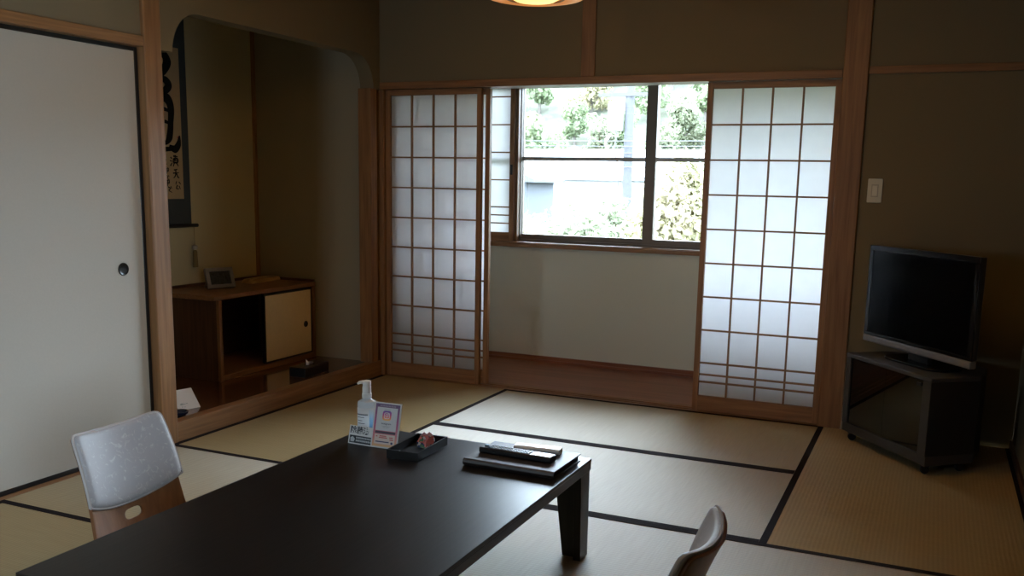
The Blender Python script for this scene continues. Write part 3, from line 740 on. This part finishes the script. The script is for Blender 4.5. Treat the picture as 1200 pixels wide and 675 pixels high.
for (cx, cy) in ((.035, .035), (Wd-.04, .035), (Wd-.045, .22), (.06, .22)):
    cs = MB().lathe([(0, -.011), (.017, -.011), (.0195, -.007), (.0195, .007), (.017, .011), (0, .011)], 20, Matrix.Translation((cx, cy, .0205)) @ Matrix.Rotation(R(70), 4, 'Z') @ Matrix.Rotation(PI/2, 4, 'X'))
    cs.box(cx-.016, cx+.016, cy-.013, cy+.013, .036, zlo-.0003)
    cs.build('caster', M_BLACKP, st)
# television
tc_ = SP+dirx*.335+Vector((.786, .618, 0))*.115
tv = thing('television', 'black flat screen television turned towards the table on the grey stand', 'television', (tc_.x, tc_.y, zhi+.0006), (0, 0, ang))
hwid = .385; b0, b1 = .052, .532
MB().box(-hwid, hwid, .004, .030, b0+.034, b1).prism([(-.30, .030), (.30, .030), (.22, .060), (-.22, .060)], b0+.05, b1-.06, 'z').build('housing', M_BLACKP, tv, bevel=.004)
MB().box(-hwid, hwid, -.002, .0038, b0+.034, b0+.050).box(-hwid, hwid, -.002, .0038, b1-.026, b1).box(-hwid, -hwid+.030, -.002, .0038, b0+.05, b1-.026).box(hwid-.030, hwid, -.002, .0038, b0+.05, b1-.026).build('bezel', plain('gloss_black', (.005, .005, .006), .22, spec=.2), tv, bevel=.002)
box(-hwid+.0305, hwid-.0305, .0005, .0036, b0+.0505, b1-.0265).build('screen', plain('screen_black', (.0015, .0015, .0018), .18, spec=.03), tv)
box(-hwid+.002, hwid-.002, -.006, .030, b0, b0+.0335).build('speaker_bar', M_SILVER, tv, bevel=.006)
MB().prism(rrect(.40, .20, .08, 10, 0, .06), 0, .012, 'z').build('stand_base', plain('gloss_black', (.005, .005, .006), .22, spec=.2), tv, bevel=.003)
MB().prism([(-.07, .032), (.07, .032), (.06, .062), (-.06, .062)], .0125, b0+.06, 'z').build('neck', M_BLACKP, tv)
box(.030, .042, -.0066, -.0060, b0+.004, b0+.010).build('power_light', plain('led', (.25, .23, .22), .3), tv)

# wall switch
sw = thing('light_switch', 'cream wall switch plate on plaster right of the tall post', 'light switch', (2.917, .0035, 1.245))
MB().prism(rrect(.070, .120, .005), -.007, 0, 'y').build('plate', plain('switch_plate', (.62, .58, .48), .4), sw, bevel=.002)
box(-.012, .012, -.011, -.0072, -.026, .026).build('rocker', plain('switch_rocker', (.72, .68, .58), .35), sw, bevel=.001)
box(-.017, .017, -.0078, -.0071, -.032, .032).build('rocker_frame', plain('switch_frame', (.45, .42, .35), .4), sw)

# ------------------------------------------------------------------ alcove contents
AF = TF+.0006
# low cupboard
CX0, CX1, CY0, CY1, CZ1 = -.9245, -.470, -1.010, -.0675, .585
cb = thing('cupboard', 'low wooden cupboard in the alcove with one cream sliding door', 'cupboard', (CX1, CY0, AF))
cw, cdp, ch = CY1-CY0, CX1-CX0, CZ1-AF
box(-cdp, .010, -.0, cw, ch-.026, ch).build('top_board', WC('y'), cb, bevel=.003)
box(-cdp, -.004, .030, .050, 0.0, ch-.0265).build('end_panel', WD('z'), cb)
box(-.0035, .018, .030, .052, .0, ch-.0265).build('front_stile', WC('z'), cb, bevel=.002)
MB().box(-cdp, .006, cw-.024, cw-.002, 0, ch-.0265).build('end_panel', WC('z'), cb, bevel=.002)
box(-cdp, .006, .0525, cw-.0245, 0, .030).build('bottom_board', WC('y'), cb, bevel=.002)
box(-cdp, -cdp+.010, .0505, cw-.0245, .0305, ch-.027).build('back_panel', WD('y'), cb)
MB().box(-cdp, -cdp+.018, .0, cw, ch+.0003, ch+.016).box(-cdp+.018, .0, cw-.016, cw, ch+.0003, ch+.016).build('back_lip', WD('y'), cb)
def cup_door(y0, y1, x, pully, mat):
    d = MB().box(x-.008, x+.006, y0+.010, y1-.010, .042, ch-.046).build('sliding_door', mat, cb)
    MB().box(x-.009, x+.008, y0, y0+.010, .032, ch-.036).box(x-.009, x+.008, y1-.010, y1, .032, ch-.036).box(x-.009, x+.008, y0+.010, y1-.010, .032, .042).box(x-.009, x+.008, y0+.01, y1-.01, ch-.046, ch-.036).build('door_frame', M_BLACK, d)
    MB().lathe([(0, .0004), (.012, .0004), (.014, .001), (.0185, .003), (.020, .001), (.020, -.0006)], 28, Matrix.Translation((x+.0068, pully, ch*.46)) @ Matrix.Rotation(PI/2, 4, 'Y')).build('round_pull', plain('pull_black', (.012, .011, .010), .3, .3), d)
    return d
M_CREAM = plain('cream_paper', (.80, .66, .43), .6, spec=.2, var=.03, bscale=60)
cup_door(.445, cw-.026, -.012, cw-.092, M_CREAM)
cup_door(.465, cw-.026, -.034, cw-.075, M_CREAM)
# picture frame on the cupboard
CT = CZ1+.0006
pf = thing('photo_frame', 'small grey photo frame with dark picture standing on the cupboard', 'photo frame', (-.672, -.705, CT+.0063), (0, 0, R(-22)))
# local: faces +x, width along y
fw, fh, ln = .088, .125, R(-20)
rot = Matrix.Rotation(ln, 4, 'Y')
pfm = plain('frame_grey', (.17, .16, .165), .35, .3)
mb = MB()
for (y0, y1, z0, z1) in ((-fw, fw, 0, .022), (-fw, fw, fh-.022, fh), (-fw, -fw+.024, .022, fh-.022), (fw-.024, fw, .022, fh-.022)): mb.box(-.012, .008, y0, y1, z0, z1, rot)
mb.build('frame', pfm, pf, bevel=.002)
box(-.010, .0, -fw+.0235, fw-.0235, .0215, fh-.0215).build('picture', plain('picture_dark', (.022, .024, .026), .25, var=.5, bscale=60), pf, rot=(0, ln, 0))
mb = MB().box(-.016, -.0125, -fw, fw, .0, fh, rot); mb.build('wooden_back', WC('z'), pf)
MB().prism([(-.012-.030, .092), (-.020-.028, .092), (-.125, -.0058), (-.105, -.0058)], -.055, -.045, 'y').build('strut', pfm, pf)
# wooden slab ornament
sl = tag(bpy.data.objects.new('wood_slab', None), 'flat pale natural-edged wooden slab lying on the cupboard at its right end', 'ornament'); COL.objects.link(sl)
sl.location = (-.755, -.235, CT); sl.rotation_euler = (0, 0, R(6))
burl = wood('slab_wood', (.20, .12, .05), (.52, .38, .18), 'y', .55, 45)
L = [(-.060, -.150), (-.02, -.165), (.035, -.160), (.050, -.09), (.046, .0), (.052, .08), (.040, .158), (-.01, .165), (-.055, .150), (-.062, .05), (-.058, -.05)]
Tt = [(x*.80, y*.90) for x, y in L]
mb = MB(); A = [mb.bm.verts.new((x, y, 0)) for x, y in L]; Bv = [mb.bm.verts.new((x, y, .026)) for x, y in Tt]
n = len(L)
for i in range(n): mb.bm.faces.new((A[i], A[(i+1) % n], Bv[(i+1) % n], Bv[i]))
mb.bm.faces.new(A[::-1]); mb.bm.faces.new(Bv)
mb.build('slab', burl, sl, bevel=.004)
# tissue box
tx = thing('tissue_box', 'black tissue box with a white tissue sticking up on the alcove floor', 'tissue box', (-.165, -.545, AF), (0, 0, R(3)))
mb = MB().box(-.056, .056, -.125, .125, 0, .052).box(-.056, .056, -.125, -.030, .052, .058).box(-.056, .056, .030, .125, .052, .058).box(-.056, -.022, -.03, .03, .052, .058).box(.022, .056, -.03, .03, .052, .058)
mb.build('box_body', plain('tissue_black', (.008, .008, .010), .35), tx, bevel=.002)
mb = MB(); pth = [(-.034, .0), (-.012, .006), (.010, -.004), (.034, .004)]
rw_ = [[(y, x, .053) for y, x in pth], [(y*1.0, x+.002, .068) for y, x in pth], [(y*.75-.010, x*.6, .082+(.012 if i == 0 else -.004*i)) for i, (y, x) in enumerate(pth)]]
V = [[mb.bm.verts.new((b_, a, c)) for a, b_, c in rr] for rr in rw_]
for p, q in zip(V, V[1:]):
    for i in range(3): mb.bm.faces.new((p[i], p[i+1], q[i+1], q[i]))
o = mb.build('tissue', plain('tissue_white', (.85, .85, .86), .8), tx); md = o.modifiers.new('s', 'SOLIDIFY'); md.thickness = .0012
# folded card
cdd = thing('tent_card', 'small folded white card standing on the alcove floor beside the pillar', 'card', (-.155, -1.545, AF), (0, 0, R(-14)))
ln = R(-42)
mb = MB().box(-.0012, 0, -.060, .062, 0, .118, Matrix.Rotation(ln, 4, 'Y')); mb.build('front_panel', M_CARD, cdd)
px_, pz_ = .118*math.sin(ln), .118*math.cos(ln)
mb = MB().prism([(px_-.0014, pz_), (px_-.0026, pz_), (px_-.070, 0), (px_-.0688, 0)], -.060, .062, 'y'); mb.build('rear_panel', M_CARD, cdd)
mb = MB()
for i in range(9):
    y = random.uniform(-.05, .0); z = random.uniform(.012, .04); mb.box(.0002, .0005, y, y+random.uniform(.006, .02), z, z+.004, Matrix.Rotation(ln, 4, 'Y'))
mb.build('faint_print', plain('print_teal', (.42, .50, .52), .5), cdd)
# small glass dish
ds = thing('glass_dish', 'small dark blue dish in front of the folded card beside the pillar', 'dish', (-.105, -1.665, AF))
MB().lathe([(0, .004), (.022, .005), (.034, .014), (.040, .022), (.043, .022), (.038, .010), (.026, 0), (0, 0)], 32).build('bowl', plain('navy_glaze', (.02, .03, .07), .08, spec=.8), ds)
# hanging scroll
SX = -.9385
sc_ = thing('hanging_scroll', 'blue-grey mounted calligraphy scroll hanging on alcove back wall behind the pillar', 'scroll', (SX, -.93, 0))
y0, y1 = -.28, .277
zb_, zt_ = .952, 2.25
box(.0003, .0018, y0, y1, zb_, zt_).build('mount', M_MOUNT, sc_)
box(.0020, .0028, -.222, .222, 1.114, 1.985).build('paper', M_WASHI, sc_)
MB().tube([(.014, y0-.035, zb_+.002), (.014, y1+.035, zb_+.002)], .011, 16).build('lower_roller', plain('roller', (.012, .013, .015), .4), sc_)
MB().tube([(.010, y0-.01, zt_), (.010, y1+.01, zt_)], .008, 12).build('upper_rod', M_BLACKP, sc_)
# brush strokes (y across, z up), each a tapering flat stroke
def stroke(mb, pts, ws, x0=.0030, x1=.0034, n=8):
    P = []
    for k in range(len(pts)-1):
        p = [pts[max(0, min(len(pts)-1, k+q))] for q in (-1, 0, 1, 2)]; w_ = [ws[max(0, min(len(ws)-1, k+q))] for q in (0, 1)]
        for i in range(n):
            f = i/n
            c = [.5*((2*p[1][j])+(-p[0][j]+p[2][j])*f+(2*p[0][j]-5*p[1][j]+4*p[2][j]-p[3][j])*f*f+(-p[0][j]+3*p[1][j]-3*p[2][j]+p[3][j])*f**3) for j in (0, 1)]
            P.append((c[0], c[1], w_[0]+(w_[1]-w_[0])*f))
    P.append((*pts[-1], ws[-1]))
    Lf, Rt = [], []
    for i, (y, z, w_) in enumerate(P):
        a = P[max(0, i-1)]; b_ = P[min(len(P)-1, i+1)]; dy, dz = b_[0]-a[0], b_[1]-a[1]; l = math.hypot(dy, dz) or 1
        Lf.append((y-dz/l*w_, z+dy/l*w_)); Rt.append((y+dz/l*w_, z-dy/l*w_))
    for i in range(len(P)-1): mb.prism([Lf[i], Lf[i+1], Rt[i+1], Rt[i]], x0, x1, 'x')
mb = MB()
# upper character
stroke(mb, [(-.13, 1.90), (-.02, 1.935), (.09, 1.945), (.13, 1.90), (.10, 1.845), (.06, 1.80)], [.008, .014, .020, .032, .024, .006])
stroke(mb, [(-.10, 1.95), (-.11, 1.86), (-.14, 1.77)], [.014, .018, .008])
stroke(mb, [(.05, 1.80), (.11, 1.795), (.135, 1.765), (.10, 1.73), (.05, 1.70)], [.008, .022, .026, .022, .008])
# large second character
stroke(mb, [(-.02, 1.69), (.06, 1.700), (.12, 1.690), (.145, 1.64), (.140, 1.56), (.125, 1.47), (.09, 1.43)], [.010, .022, .030, .026, .022, .024, .006])
stroke(mb, [(.03, 1.685), (.035, 1.60), (.05, 1.50), (.085, 1.44)], [.016, .016, .014, .012])
stroke(mb, [(.045, 1.615), (.09, 1.63), (.13, 1.62)], [.008, .012, .008])
stroke(mb, [(.055, 1.545), (.09, 1.56), (.13, 1.55)], [.008, .011, .008])
stroke(mb, [(.120, 1.42), (.165, 1.405), (.195, 1.435), (.205, 1.485)], [.010, .024, .020, .004])
stroke(mb, [(-.14, 1.66), (-.16, 1.52), (-.09, 1.42), (.02, 1.40), (.14, 1.405)], [.010, .018, .022, .016, .012])
mb.build('large_brush_writing', M_INK, sc_)
mb = MB()
def small(cy, cz, s, strokes):
    for st_ in strokes: stroke(mb, [(cy+a*s, cz+b_*s) for a, b_ in st_], [s*.17]*(len(st_)-1)+[s*.08], n=5)
small(.155, 1.335, .032, [[(-.9, .7), (-.5, .4)], [(-1, .1), (-.6, -.1)], [(-1, -.9), (-.5, -.3)], [(-.2, .9), (.9, .8)], [(.3, 1.1), (.2, .2)], [(-.2, .4), (.8, .45), (.8, -.2), (-.2, -.2), (-.2, .4)], [(-.1, .1), (.8, .15)], [(.0, -.3), (-.3, -1)], [(.5, -.3), (1, -.9)]])
small(.165, 1.262, .026, [[(-.6, .8), (.5, 1)], [(-.9, .1), (.9, .2)], [(0, 1), (-.2, -.4), (-.8, -1)], [(.1, .1), (.6, -.8), (1, -.9)]])
small(.178, 1.195, .024, [[(-.5, .9), (-.8, .1)], [(.3, .8), (.9, .2)], [(-.2, 0), (-.6, -.8), (.3, -.9)], [(.3, -.2), (.7, -1)]])
for k, (cy, cz, s) in enumerate(((.085, 1.335, .010), (.087, 1.310, .012), (.095, 1.276, .018), (.100, 1.240, .014), (.096, 1.205, .020), (.112, 1.170, .020))):
    small(cy, cz, s, [[(-.6, .8), (.6, .9), (.5, 0), (-.5, -.1)], [(0, 1), (-.1, -.9)], [(-.7, .3), (.8, .4)]] if k % 2 == 0 else [[(-.7, .7), (.2, .3), (-.4, -.3), (.8, -.9)], [(.3, .9), (.8, .2)]])
mb.build('small_brush_writing', M_INK, sc_)
box(.0030, .0033, .185, .196, 1.468, 1.480).build('seal_mark', plain('seal_red', (.35, .10, .06), .7), sc_)
# weight tassel hanging from the roller
wt = thing('scroll_weight', 'small tasselled weight hanging by a cord from scroll roller', 'scroll weight', (-.916, -.655, .70))
MB().tube([(0, 0, .243), (0, 0, .12)], .0015, 6).build('cord', plain('cord', (.30, .24, .12), .8), wt)
MB().lathe([(0, .105), (.012, .108), (.018, .118), (.018, .128), (.010, .136), (0, .138)], 20).build('knot', plain('ceramic_knob', (.42, .38, .34), .3), wt)
MB().lathe([(0, 0), (.015, .0), (.0155, .01), (.0125, .095), (.008, .104), (0, .105)], 20).build('tassel', plain('tassel', (.16, .12, .045), .8, bump=.6, bscale=600), wt)

# ------------------------------------------------------------------ pendant lamp
LP = Vector((1.81, -1.80, 0))
lp = thing('pendant_lamp', 'round amber pendant lamp hanging above the room, only its glowing underside showing', 'lamp', (LP.x, LP.y, CH-.001))
zz = -(CH-.001)+.008
lit = plain('lamp_bowl', (.8, .6, .3), .4, emit=(1, .60, .20), estr=1.5)
amber = plain('lamp_amber', (.45, .20, .05), .4, emit=(1, .34, .05), estr=.40)
MB().lathe([(0, 1.889+zz), (.040, 1.8905+zz), (.072, 1.896+zz), (.092, 1.907+zz), (.098, 1.930+zz), (.094, 1.930+zz), (.088, 1.910+zz), (.068, 1.900+zz), (0, 1.893+zz)], 40).build('glowing_bowl', lit, lp)
MB().lathe([(.099, 1.930+zz), (.101, 1.905+zz), (.108, 1.903+zz), (.111, 1.930+zz), (.099, 1.931+zz)], 40).build('wooden_ring', W('z'), lp)
MB().lathe([(.112, 1.914+zz), (.150, 1.903+zz), (.178, 1.909+zz), (.190, 1.930+zz), (.194, 2.022+zz), (.190, 2.022+zz), (.186, 1.934+zz), (.175, 1.913+zz), (.150, 1.907+zz), (.112, 1.918+zz)], 40).build('amber_shade', amber, lp)
MB().tube([(-.19, 0, 2.012+zz), (.19, 0, 2.012+zz)], .003, 8).build('crossbar', M_BLACKP, lp)
MB().tube([(0, 0, 2.012+zz), (0, 0, CH-.034+zz-.008)], .004, 8).build('cord', M_BLACKP, lp)
MB().lathe([(0, CH-.035), (.04, CH-.03), (.045, CH-.002), (0, CH-.0015)], 24, Matrix.Translation((0, 0, zz-.008))).build('ceiling_rose', M_WHITEP, lp)

# ------------------------------------------------------------------ outdoors
GRZ = -3.2
ground = MB(); gv = {}
def gh(x, y):
    h = GRZ
    if y > 42: h += (y-42)*.46 + 1.2*math.sin(x*.12)+.8*math.sin(y*.2+x*.05)
    return min(h, 10.5+.6*math.sin(x*.2))
xs = [-90+6*i for i in range(27)]; ys = [1.6]+[6+5*i for i in range(26)]
for i, x in enumerate(xs):
    for j, y in enumerate(ys): gv[i, j] = ground.bm.verts.new((x, y, gh(x, y)))
for i in range(len(xs)-1):
    for j in range(len(ys)-1): ground.bm.faces.new((gv[i, j], gv[i+1, j], gv[i+1, j+1], gv[i, j+1]))
struct('ground_hillside', ground, plain('hill_green', (.052, .057, .038), .95, var=.35, bscale=1.2), 'grassy ground and hillside beyond the window')
LM1 = leaf_mat('leaf_pale', (.13, .148, .085), (.20, .212, .142)); LM2 = leaf_mat('leaf_yellow', (.20, .195, .095), (.30, .26, .17)); LM3 = leaf_mat('leaf_green', (.13, .175, .085), (.21, .24, .145))
BARK = plain('bark', (.08, .07, .06), .9)
def crown_mesh(mb, n, r, rz, cz, size, seed):
    rd = random.Random(seed)
    clumps = []
    for k in range(9):
        a = rd.uniform(0, 2*PI); q = rd.uniform(0, .75); clumps.append((q*r*math.cos(a), q*r*math.sin(a), cz+rd.uniform(-.6, .8)*rz, rd.uniform(.35, .6)))
    for i in range(n):
        cx, cy, c_z, cr = rd.choice(clumps)
        v = Vector((rd.gauss(0, 1), rd.gauss(0, 1), rd.gauss(0, 1))).normalized()*rd.uniform(.6, 1.0)
        c = Vector((cx+v.x*cr*r, cy+v.y*cr*r, c_z+v.z*cr*rz))
        nrm = (v+Vector((rd.gauss(0, .6), rd.gauss(0, .6), rd.gauss(.3, .6)))).normalized()
        t1 = nrm.orthogonal().normalized(); t1 = (Matrix.Rotation(rd.uniform(0, 6.28), 3, nrm) @ t1); t2 = nrm.cross(t1); s = size*rd.uniform(.6, 1.3)
        mb.bm.faces.new([mb.bm.verts.new(c+t1*a*s+t2*b_*s) for a, b_ in ((-1, 0), (0, -.55), (1, 0), (0, .55))])
def trunk(mb, h, r):
    mb.tube([(0, 0, -.3), (.05, .02, h*.5), (-.03, .04, h)], [r, r*.75, r*.4], 8)
    for a in (0, 2.1, 4.2): mb.tube([(0, 0, h*.55), (.5*math.cos(a), .5*math.sin(a), h*.85), (.9*math.cos(a), .9*math.sin(a), h*1.1)], [r*.5, r*.35, r*.15], 6)
def tree(label, x, y, ztop, r, rz, mat, n, size, seed, group=None):
    n = int(n*1.8); size *= .8
    g = gh(x, y); t = thing('tree', label, 'tree', (x, y, g), group=group)
    mb = MB(); trunk(mb, ztop-g-rz*1.2, .12); mb.build('trunk', BARK, t)
    mb = MB(); crown_mesh(mb, n, r, rz, ztop-g-rz*1.1, size, seed); mb.build('crown', mat, t, smooth=False)
    return t
tree('yellow green leafy tree filling the lower part of the right-hand window pane', -1.40, 13, 1.75, 1.15, 1.6, LM2, 3200, .10, 3)
tree('pale green tree left of the utility pole at the bottom of the window', -5.20, 19.6, .85, 1.0, 1.2, LM1, 2200, .11, 4)
tree('pale bushy tree in front of the white building, bottom centre of the window', -4.7, 15.5, .60, 1.5, 1.2, LM1, 2600, .10, 5)
tree('pale bushy tree at the bottom left of the window below the small house', -7.9, 18.5, .45, 1.3, 1.1, LM2, 2200, .10, 6)
tree('greener tree just right of the utility pole beside the window mullion', -3.75, 24, 1.6, 1.0, 1.6, LM3, 2400, .12, 8)
tree('tall pale tree behind the yellow green one, right-hand window pane', -3.6, 27, 2.6, 1.8, 1.9, LM1, 2400, .14, 9)
# hillside trees: a few meshes copied many times
protos = []
for k in range(3):
    mb = MB(); trunk(mb, 2.0, .15); tm = mb.build('trunk', BARK)
    mb = MB(); crown_mesh(mb, 1500, 1.85, 1.7, 2.2, .19, 40+k); cm = mb.build('crown', (LM1, LM2, LM3)[k], smooth=False)
    protos.append((tm, cm))
rd = random.Random(11); count = 0; used0 = set()
for row in range(10):
    y = 45+row*4.9
    for i in range(10):
        x = -3.2-(y+5)*.405*1.0 + (i-4.5+(.5 if row % 2 else 0))*4.3 + rd.uniform(-.4, .4) + 3.2
        k = rd.choice((0, 0, 1, 2)); tm, cm = protos[k]
        yy = y+rd.uniform(-.6, .6); s = rd.uniform(.88, 1.06)
        t = tag(bpy.data.objects.new('hillside_tree', None), 'pale sunlit tree among the many on the hillside beyond the window', 'tree', 'trees on the hillside'); COL.objects.link(t)
        t.location = (x, yy, gh(x, yy)); t.scale = (s, s, s); t.rotation_euler = (0, 0, rd.uniform(0, 6.28))
        if k not in used0: a, b_ = tm, cm; used0.add(k)
        else: a, b_ = tm.copy(), cm.copy(); COL.objects.link(a); COL.objects.link(b_)
        a.parent = t; b_.parent = t
for k, (tm, cm) in enumerate(protos):
    if k not in used0: bpy.data.objects.remove(tm); bpy.data.objects.remove(cm)
# utility pole with transformer
up = thing('utility_pole', 'grey concrete utility pole with transformer beyond the window', 'utility pole', (-5.40, 22, GRZ))
MB().tube([(0, 0, -.2), (.04, 0, 4), (.02, 0, 9.5)], [.17, .15, .12], 16).build('pole', M_CONC, up)
tk = MB().lathe([(0, 6.0), (.22, 6.0), (.24, 6.05), (.24, 6.75), (.20, 6.85), (0, 6.85)], 24, Matrix.Translation((-.36, -.1, 0))).build('transformer', plain('transformer', (.15, .15, .15), .5), up)
MB().tube([(-.5, -.12, 5.9), (-.62, -.12, 5.75), (-.66, -.12, 5.55)], [.05, .06, .02], 8).build('insulator', plain('insulator', (.20, .18, .17), .5), up)
box(-.9, .6, -.16, -.08, 7.0, 7.1).build('crossarm', M_CONC, up)
MB().tube([(-.30, -.14, 5.95), (-.36, -.14, 5.4), (-.22, -.14, 5.0), (-.2, -.14, 4.3)], .025, 8).build('drop_cable', plain('cable', (.05, .05, .053), .6), up)
mb = MB(); mb.tube([(-.42+.19*math.cos(2*PI*i/24), -.16, 4.78+.19*math.sin(2*PI*i/24)) for i in range(25)], .018, 6); mb.build('cable_loop', plain('cable_pale', (.085, .09, .085), .6), up)
# overhead wires
for k, (dz, sl_, lab) in enumerate(((5.70, .02, 'topmost'), (5.55, .015, 'second from top'), (5.35, .03, 'third from top'), (4.95, .05, 'lowest'))):
    mb = MB(); P = []
    for i in range(17):
        f = i/16; x = -24+f*34; P.append((x, 21.76, GRZ+dz+.0+sl_*(x+5.4)*-.12+.25*(2*f-1)**2))
    mb.tube(P, .014, 5); o = mb.build('power_line', plain('cable', (.05, .05, .053), .6))
    tag(o, 'thin overhead wire across the window, %s of the four' % lab, 'wire', 'overhead wires')
# small house with gabled grey roof
hs = thing('house', 'small house with grey gabled roof and bluish windows at left in the window', 'house', (-10.7, 24.8, GRZ), (0, 0, R(8)))
box(-3, 1.0, -.8, 3, 0, 4.55).build('walls', plain('house_wall', (.05, .055, .062), .9), hs)
MB().prism([(-3.3, 4.55), (1.35, 4.45), (1.35, 4.55), (-.6, 5.45), (-3.3, 4.75)], -1.1, 3.3, 'y').build('roof', plain('house_roof', (.04, .043, .048), .7), hs)
for x in (-1.9, -.9, .1):
    wnd = box(x-.38, x+.38, -.84, -.801, 3.3, 4.3).build('house_window', plain('house_pane', (.03, .045, .06), .2), hs)
    MB().box(x-.42, x-.38, -.86, -.80, 3.26, 4.34).box(x+.38, x+.42, -.86, -.80, 3.26, 4.34).box(x-.015, x+.015, -.86, -.842, 3.3, 4.3).build('window_bars', M_WHITEP, wnd)
# long white building
wb = thing('white_building', 'long white sunlit building behind the pole, centre of the window', 'building', (-10.8, 33, GRZ), (0, 0, R(2)))
box(-3.6, 4.4, 0, 6, 0, 4.6).build('walls', plain('white_wall', (.30, .30, .30), .8), wb)
MB().prism([(0-.4, 4.6), (6.4, 4.6), (6.4, 4.8), (3, 6.0), (-.4, 4.8)], -4.0, 4.8, 'x').build('roof', plain('white_roof', (.30, .30, .31), .6), wb)
for x in (-2.4, -.6, 1.2, 3.0): box(x-.45, x+.45, -.04, -.001, 3.0, 4.0).build('building_window', plain('pale_pane', (.16, .17, .18), .3), wb)

# ------------------------------------------------------------------ light
w = bpy.data.worlds.new('World'); S.world = w; w.use_nodes = True
bg = w.node_tree.nodes['Background']; bg.inputs[0].default_value = (.70, .84, 1.0, 1); bg.inputs[1].default_value = 34.0
sun = bpy.data.lights.new('sun', 'SUN'); sun.energy = 9; sun.angle = R(1); sun.color = (1, .95, .86)
so = bpy.data.objects.new('sun', sun); COL.objects.link(so); so.rotation_euler = Vector((.75, 0, -.66)).to_track_quat('-Z', 'Y').to_euler()
po = bpy.data.lights.new('window_portal', 'AREA'); po.shape = 'RECTANGLE'; po.size = WX1-WX0; po.size_y = WZ1-WZ0
po.cycles.is_portal = True
pob = bpy.data.objects.new('window_portal', po); COL.objects.link(pob); pob.location = ((WX0+WX1)/2, YE+.16, (WZ0+WZ1)/2); pob.rotation_euler = (-PI/2, 0, 0)
p2 = bpy.data.lights.new('window_portal', 'AREA'); p2.shape = 'RECTANGLE'; p2.size = FY1-FY0; p2.size_y = FZ1-FZ0; p2.cycles.is_portal = True
p2o = bpy.data.objects.new('window_portal', p2); COL.objects.link(p2o); p2o.location = (RW+.12, (FY0+FY1)/2, (FZ0+FZ1)/2); p2o.rotation_euler = (PI/2, 0, PI/2)
p3 = bpy.data.lights.new('window_portal', 'AREA'); p3.shape = 'RECTANGLE'; p3.size = GX1-GX0; p3.size_y = GZ1-GZ0; p3.cycles.is_portal = True
p3o = bpy.data.objects.new('window_portal', p3); COL.objects.link(p3o); p3o.location = ((GX0+GX1)/2, RD-.12, (GZ0+GZ1)/2); p3o.rotation_euler = (PI/2, 0, 0)
bl_ = bpy.data.lights.new('lamp_bulb', 'POINT'); bl_.energy = 95.0; bl_.color = (1, .76, .40); bl_.shadow_soft_size = .035
blo = bpy.data.objects.new('lamp_bulb', bl_); COL.objects.link(blo); blo.location = (LP.x, LP.y, 1.965)

# ------------------------------------------------------------------ camera
cam = bpy.data.cameras.new('camera'); co = bpy.data.objects.new('camera', cam); COL.objects.link(co)
r_ = Vector((.915, .403, .020)); f_ = Vector((-.395, .904, -.166)).normalized()
yaw, pit, rol = -.4119, -.1671, .0199
f_ = Vector((math.sin(yaw)*math.cos(pit), math.cos(yaw)*math.cos(pit), math.sin(pit)))
r0 = Vector((math.cos(yaw), -math.sin(yaw), 0)); u0 = r0.cross(f_)
r_ = r0*math.cos(rol)+u0*math.sin(rol); u_ = -r0*math.sin(rol)+u0*math.cos(rol)
mw = Matrix(((r_.x, u_.x, -f_.x, 3.2155), (r_.y, u_.y, -f_.y, -5.0503), (r_.z, u_.z, -f_.z, 1.2532), (0, 0, 0, 1)))
co.matrix_world = mw
cam.sensor_width = 36; cam.sensor_fit = 'HORIZONTAL'; cam.lens = 1088.7/1200*36
cam.shift_x = -15.15/1200; cam.shift_y = 59.56/1200
cam.clip_start = .05; cam.clip_end = 500
S.camera = co

S.view_settings.view_transform = 'Standard'; S.view_settings.look = 'None'; S.view_settings.exposure = 0.15; S.view_settings.gamma = 1
S.view_settings.use_curve_mapping = False
S.cycles.use_denoising = True
S.cycles.max_bounces = 12; S.cycles.diffuse_bounces = 7; S.cycles.glossy_bounces = 5; S.cycles.transmission_bounces = 8; S.cycles.transparent_max_bounces = 12
S.cycles.sample_clamp_indirect = 6
S.cycles.caustics_reflective = False; S.cycles.caustics_refractive = False
